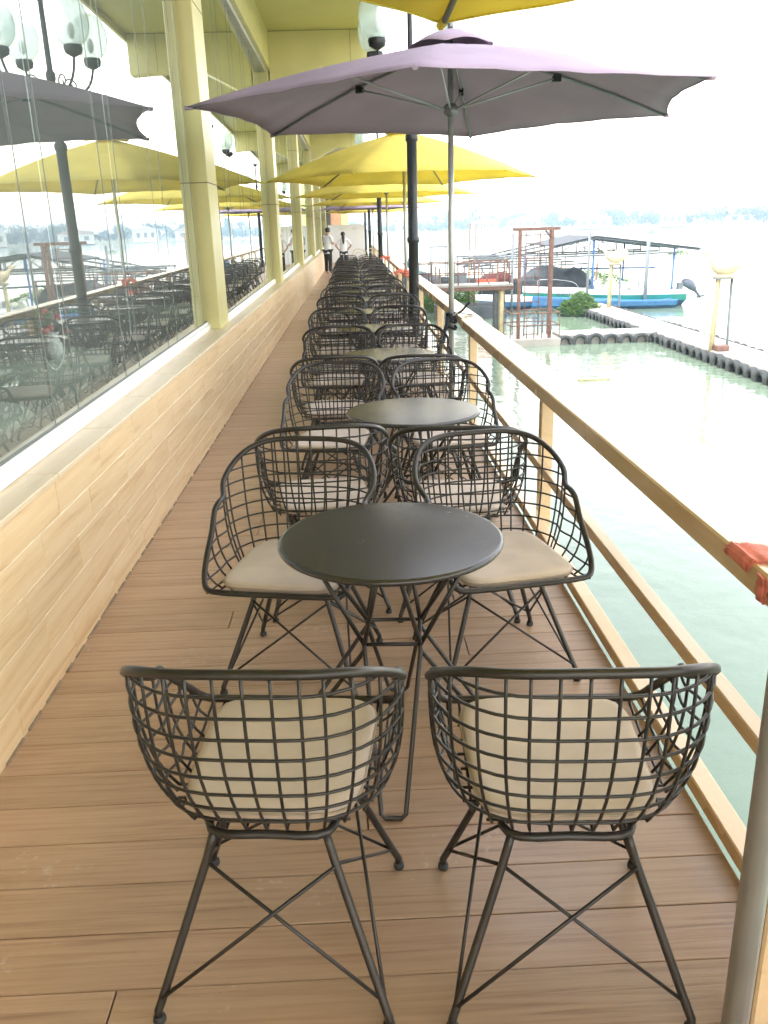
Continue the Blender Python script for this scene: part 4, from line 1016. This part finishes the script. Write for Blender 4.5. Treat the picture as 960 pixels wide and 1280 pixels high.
# ------------------------------------------------------------------ far shore
def shore_pt(a, rr): return Vector((rr*math.sin(a), rr*math.cos(a), 0))
land = MB(); P = []
for k in range(60):
    a = R(-2+k*1.75); r0 = 505-85*min(1, k/14)+10*math.sin(k*1.1)
    P.append([shore_pt(a, r0)+Vector((0, 0, WL-.5)), shore_pt(a, r0+6)+Vector((0, 0, WL+1.0)), shore_pt(a, r0+60)+Vector((0, 0, WL+1.8)), shore_pt(a, r0+500)+Vector((0, 0, WL+3))])
land.grid(P); o = land.build('far_shore', M['land'], kind='structure'); tag(o, 'low hazy river bank on the far side')
rs_ = random.Random(31); tr_ = MB(); tk = MB()
for q in range(520):
    k = rs_.uniform(.5, 58); a = R(-2+k*1.75); r0 = 505-85*min(1, k/14)+10*math.sin(k*1.1)+rs_.uniform(8, 50)
    b = shore_pt(a, r0); hgt = rs_.uniform(3.5, 9.5)*(1.0+.35*noise.noise((k*.6, 3, 0))); wd = hgt*rs_.uniform(.42, .75); 
    if rs_.random() < .07: hgt *= 1.45; wd *= .6
    zb = WL+1.1
    tk.tube([b+Vector((0, 0, zb-.3)), b+Vector((rs_.uniform(-.4, .4), 0, zb+hgt*.6))], [.28, .12], 5)
    lobes = [(Vector((rs_.gauss(0, wd*.42), rs_.gauss(0, wd*.3), zb+hgt*rs_.uniform(.25, .88))), wd*rs_.uniform(.28, .52)) for _ in range(6)]
    for _ in range(120):
        c, r_ = rs_.choice(lobes); v_ = Vector((rs_.gauss(0, 1), rs_.gauss(0, 1), rs_.gauss(0, .8))).normalized()*r_*rs_.uniform(.6, 1.08)
        p_ = b+c+v_; s_ = rs_.uniform(.35, .8); e1 = Vector((rs_.gauss(0, 1), rs_.gauss(0, 1), rs_.gauss(0, 1))).normalized(); e2 = e1.orthogonal().normalized()
        tr_.add([p_+e1*s_, p_+e2*s_, p_-e1*s_*.9, p_-e2*s_*.8], [(0, 1, 2, 3)])
fs_ = thing('far_shore_trees', 'hazy belt of trees along the far river bank', 'trees', kind='stuff')
tr_.build('crowns', M['tree'], fs_, kind='stuff'); tk.build('trunks', M['bark'], fs_, kind='stuff')
def house(x, y, w, dp, h, rz, roofm, label):
    t = thing('far_house', label, 'house', (x, y, WL+1.0), R(rz), 'small houses on the far river bank')
    MB().box(-w/2, w/2, -dp/2, dp/2, -.5, h).build('wall', M['housewall'], t)
    MB().prism([(-w/2-.6, h+.003), (w/2+.6, h+.003), (w/2+.2, h+.35), (0, h+w*.16), (-w/2-.2, h+.35)], 'y', -dp/2-.6, dp/2+.6).build('roof', M[roofm], t)
    for q in range(3): MB().box(-w*.36+q*w*.28, -w*.36+q*w*.28+w*.13, -dp/2-.06, -dp/2-.003, h*.3, h*.75).build('window', M['housedark'], t)
for (x, y, w, h, rf_, lab) in ((36, 500, 22, 4.5, 'paleroof', 'long pale roofed house on the far bank, left of the purple pole'), (70, 462, 14, 4, 'houseroof', 'red roofed far house left of the tower top'), (88, 440, 12, 5, 'paleroof', 'pale far house right of the tower top'),
        (117, 424, 16, 4, 'houseroof', 'red roofed far house above the shelter peak'), (150, 410, 11, 5.5, 'paleroof', 'tall pale far house above the right roof slope'), (180, 398, 18, 4, 'houseroof', 'low far house at the right edge of the photo'), (205, 388, 14, 4.5, 'paleroof', 'pale far house beyond the right edge')):
    house(x, y, w, 9, h, -math.degrees(math.atan2(x, y)), rf_, lab)

# ------------------------------------------------------------------ haze
hz = MB().box(-55, 900, -50, 1150, WL-2.2, 19).mesh('haze', M['land']); hz.materials.clear()
hm = bpy.data.materials.new('haze_air'); hm.use_nodes = True; t_ = hm.node_tree; t_.nodes.clear()
pv = t_.nodes.new('ShaderNodeVolumePrincipled'); pv.inputs['Color'].default_value = (.62, .84, 1, 1); pv.inputs['Density'].default_value = .0012; pv.inputs['Anisotropy'].default_value = .2
om_ = t_.nodes.new('ShaderNodeOutputMaterial'); t_.links.new(pv.outputs[0], om_.inputs['Volume']); hz.materials.append(hm)
o = inst('haze', hz, None, kind='stuff'); tag(o, 'thin bluish haze over the river')
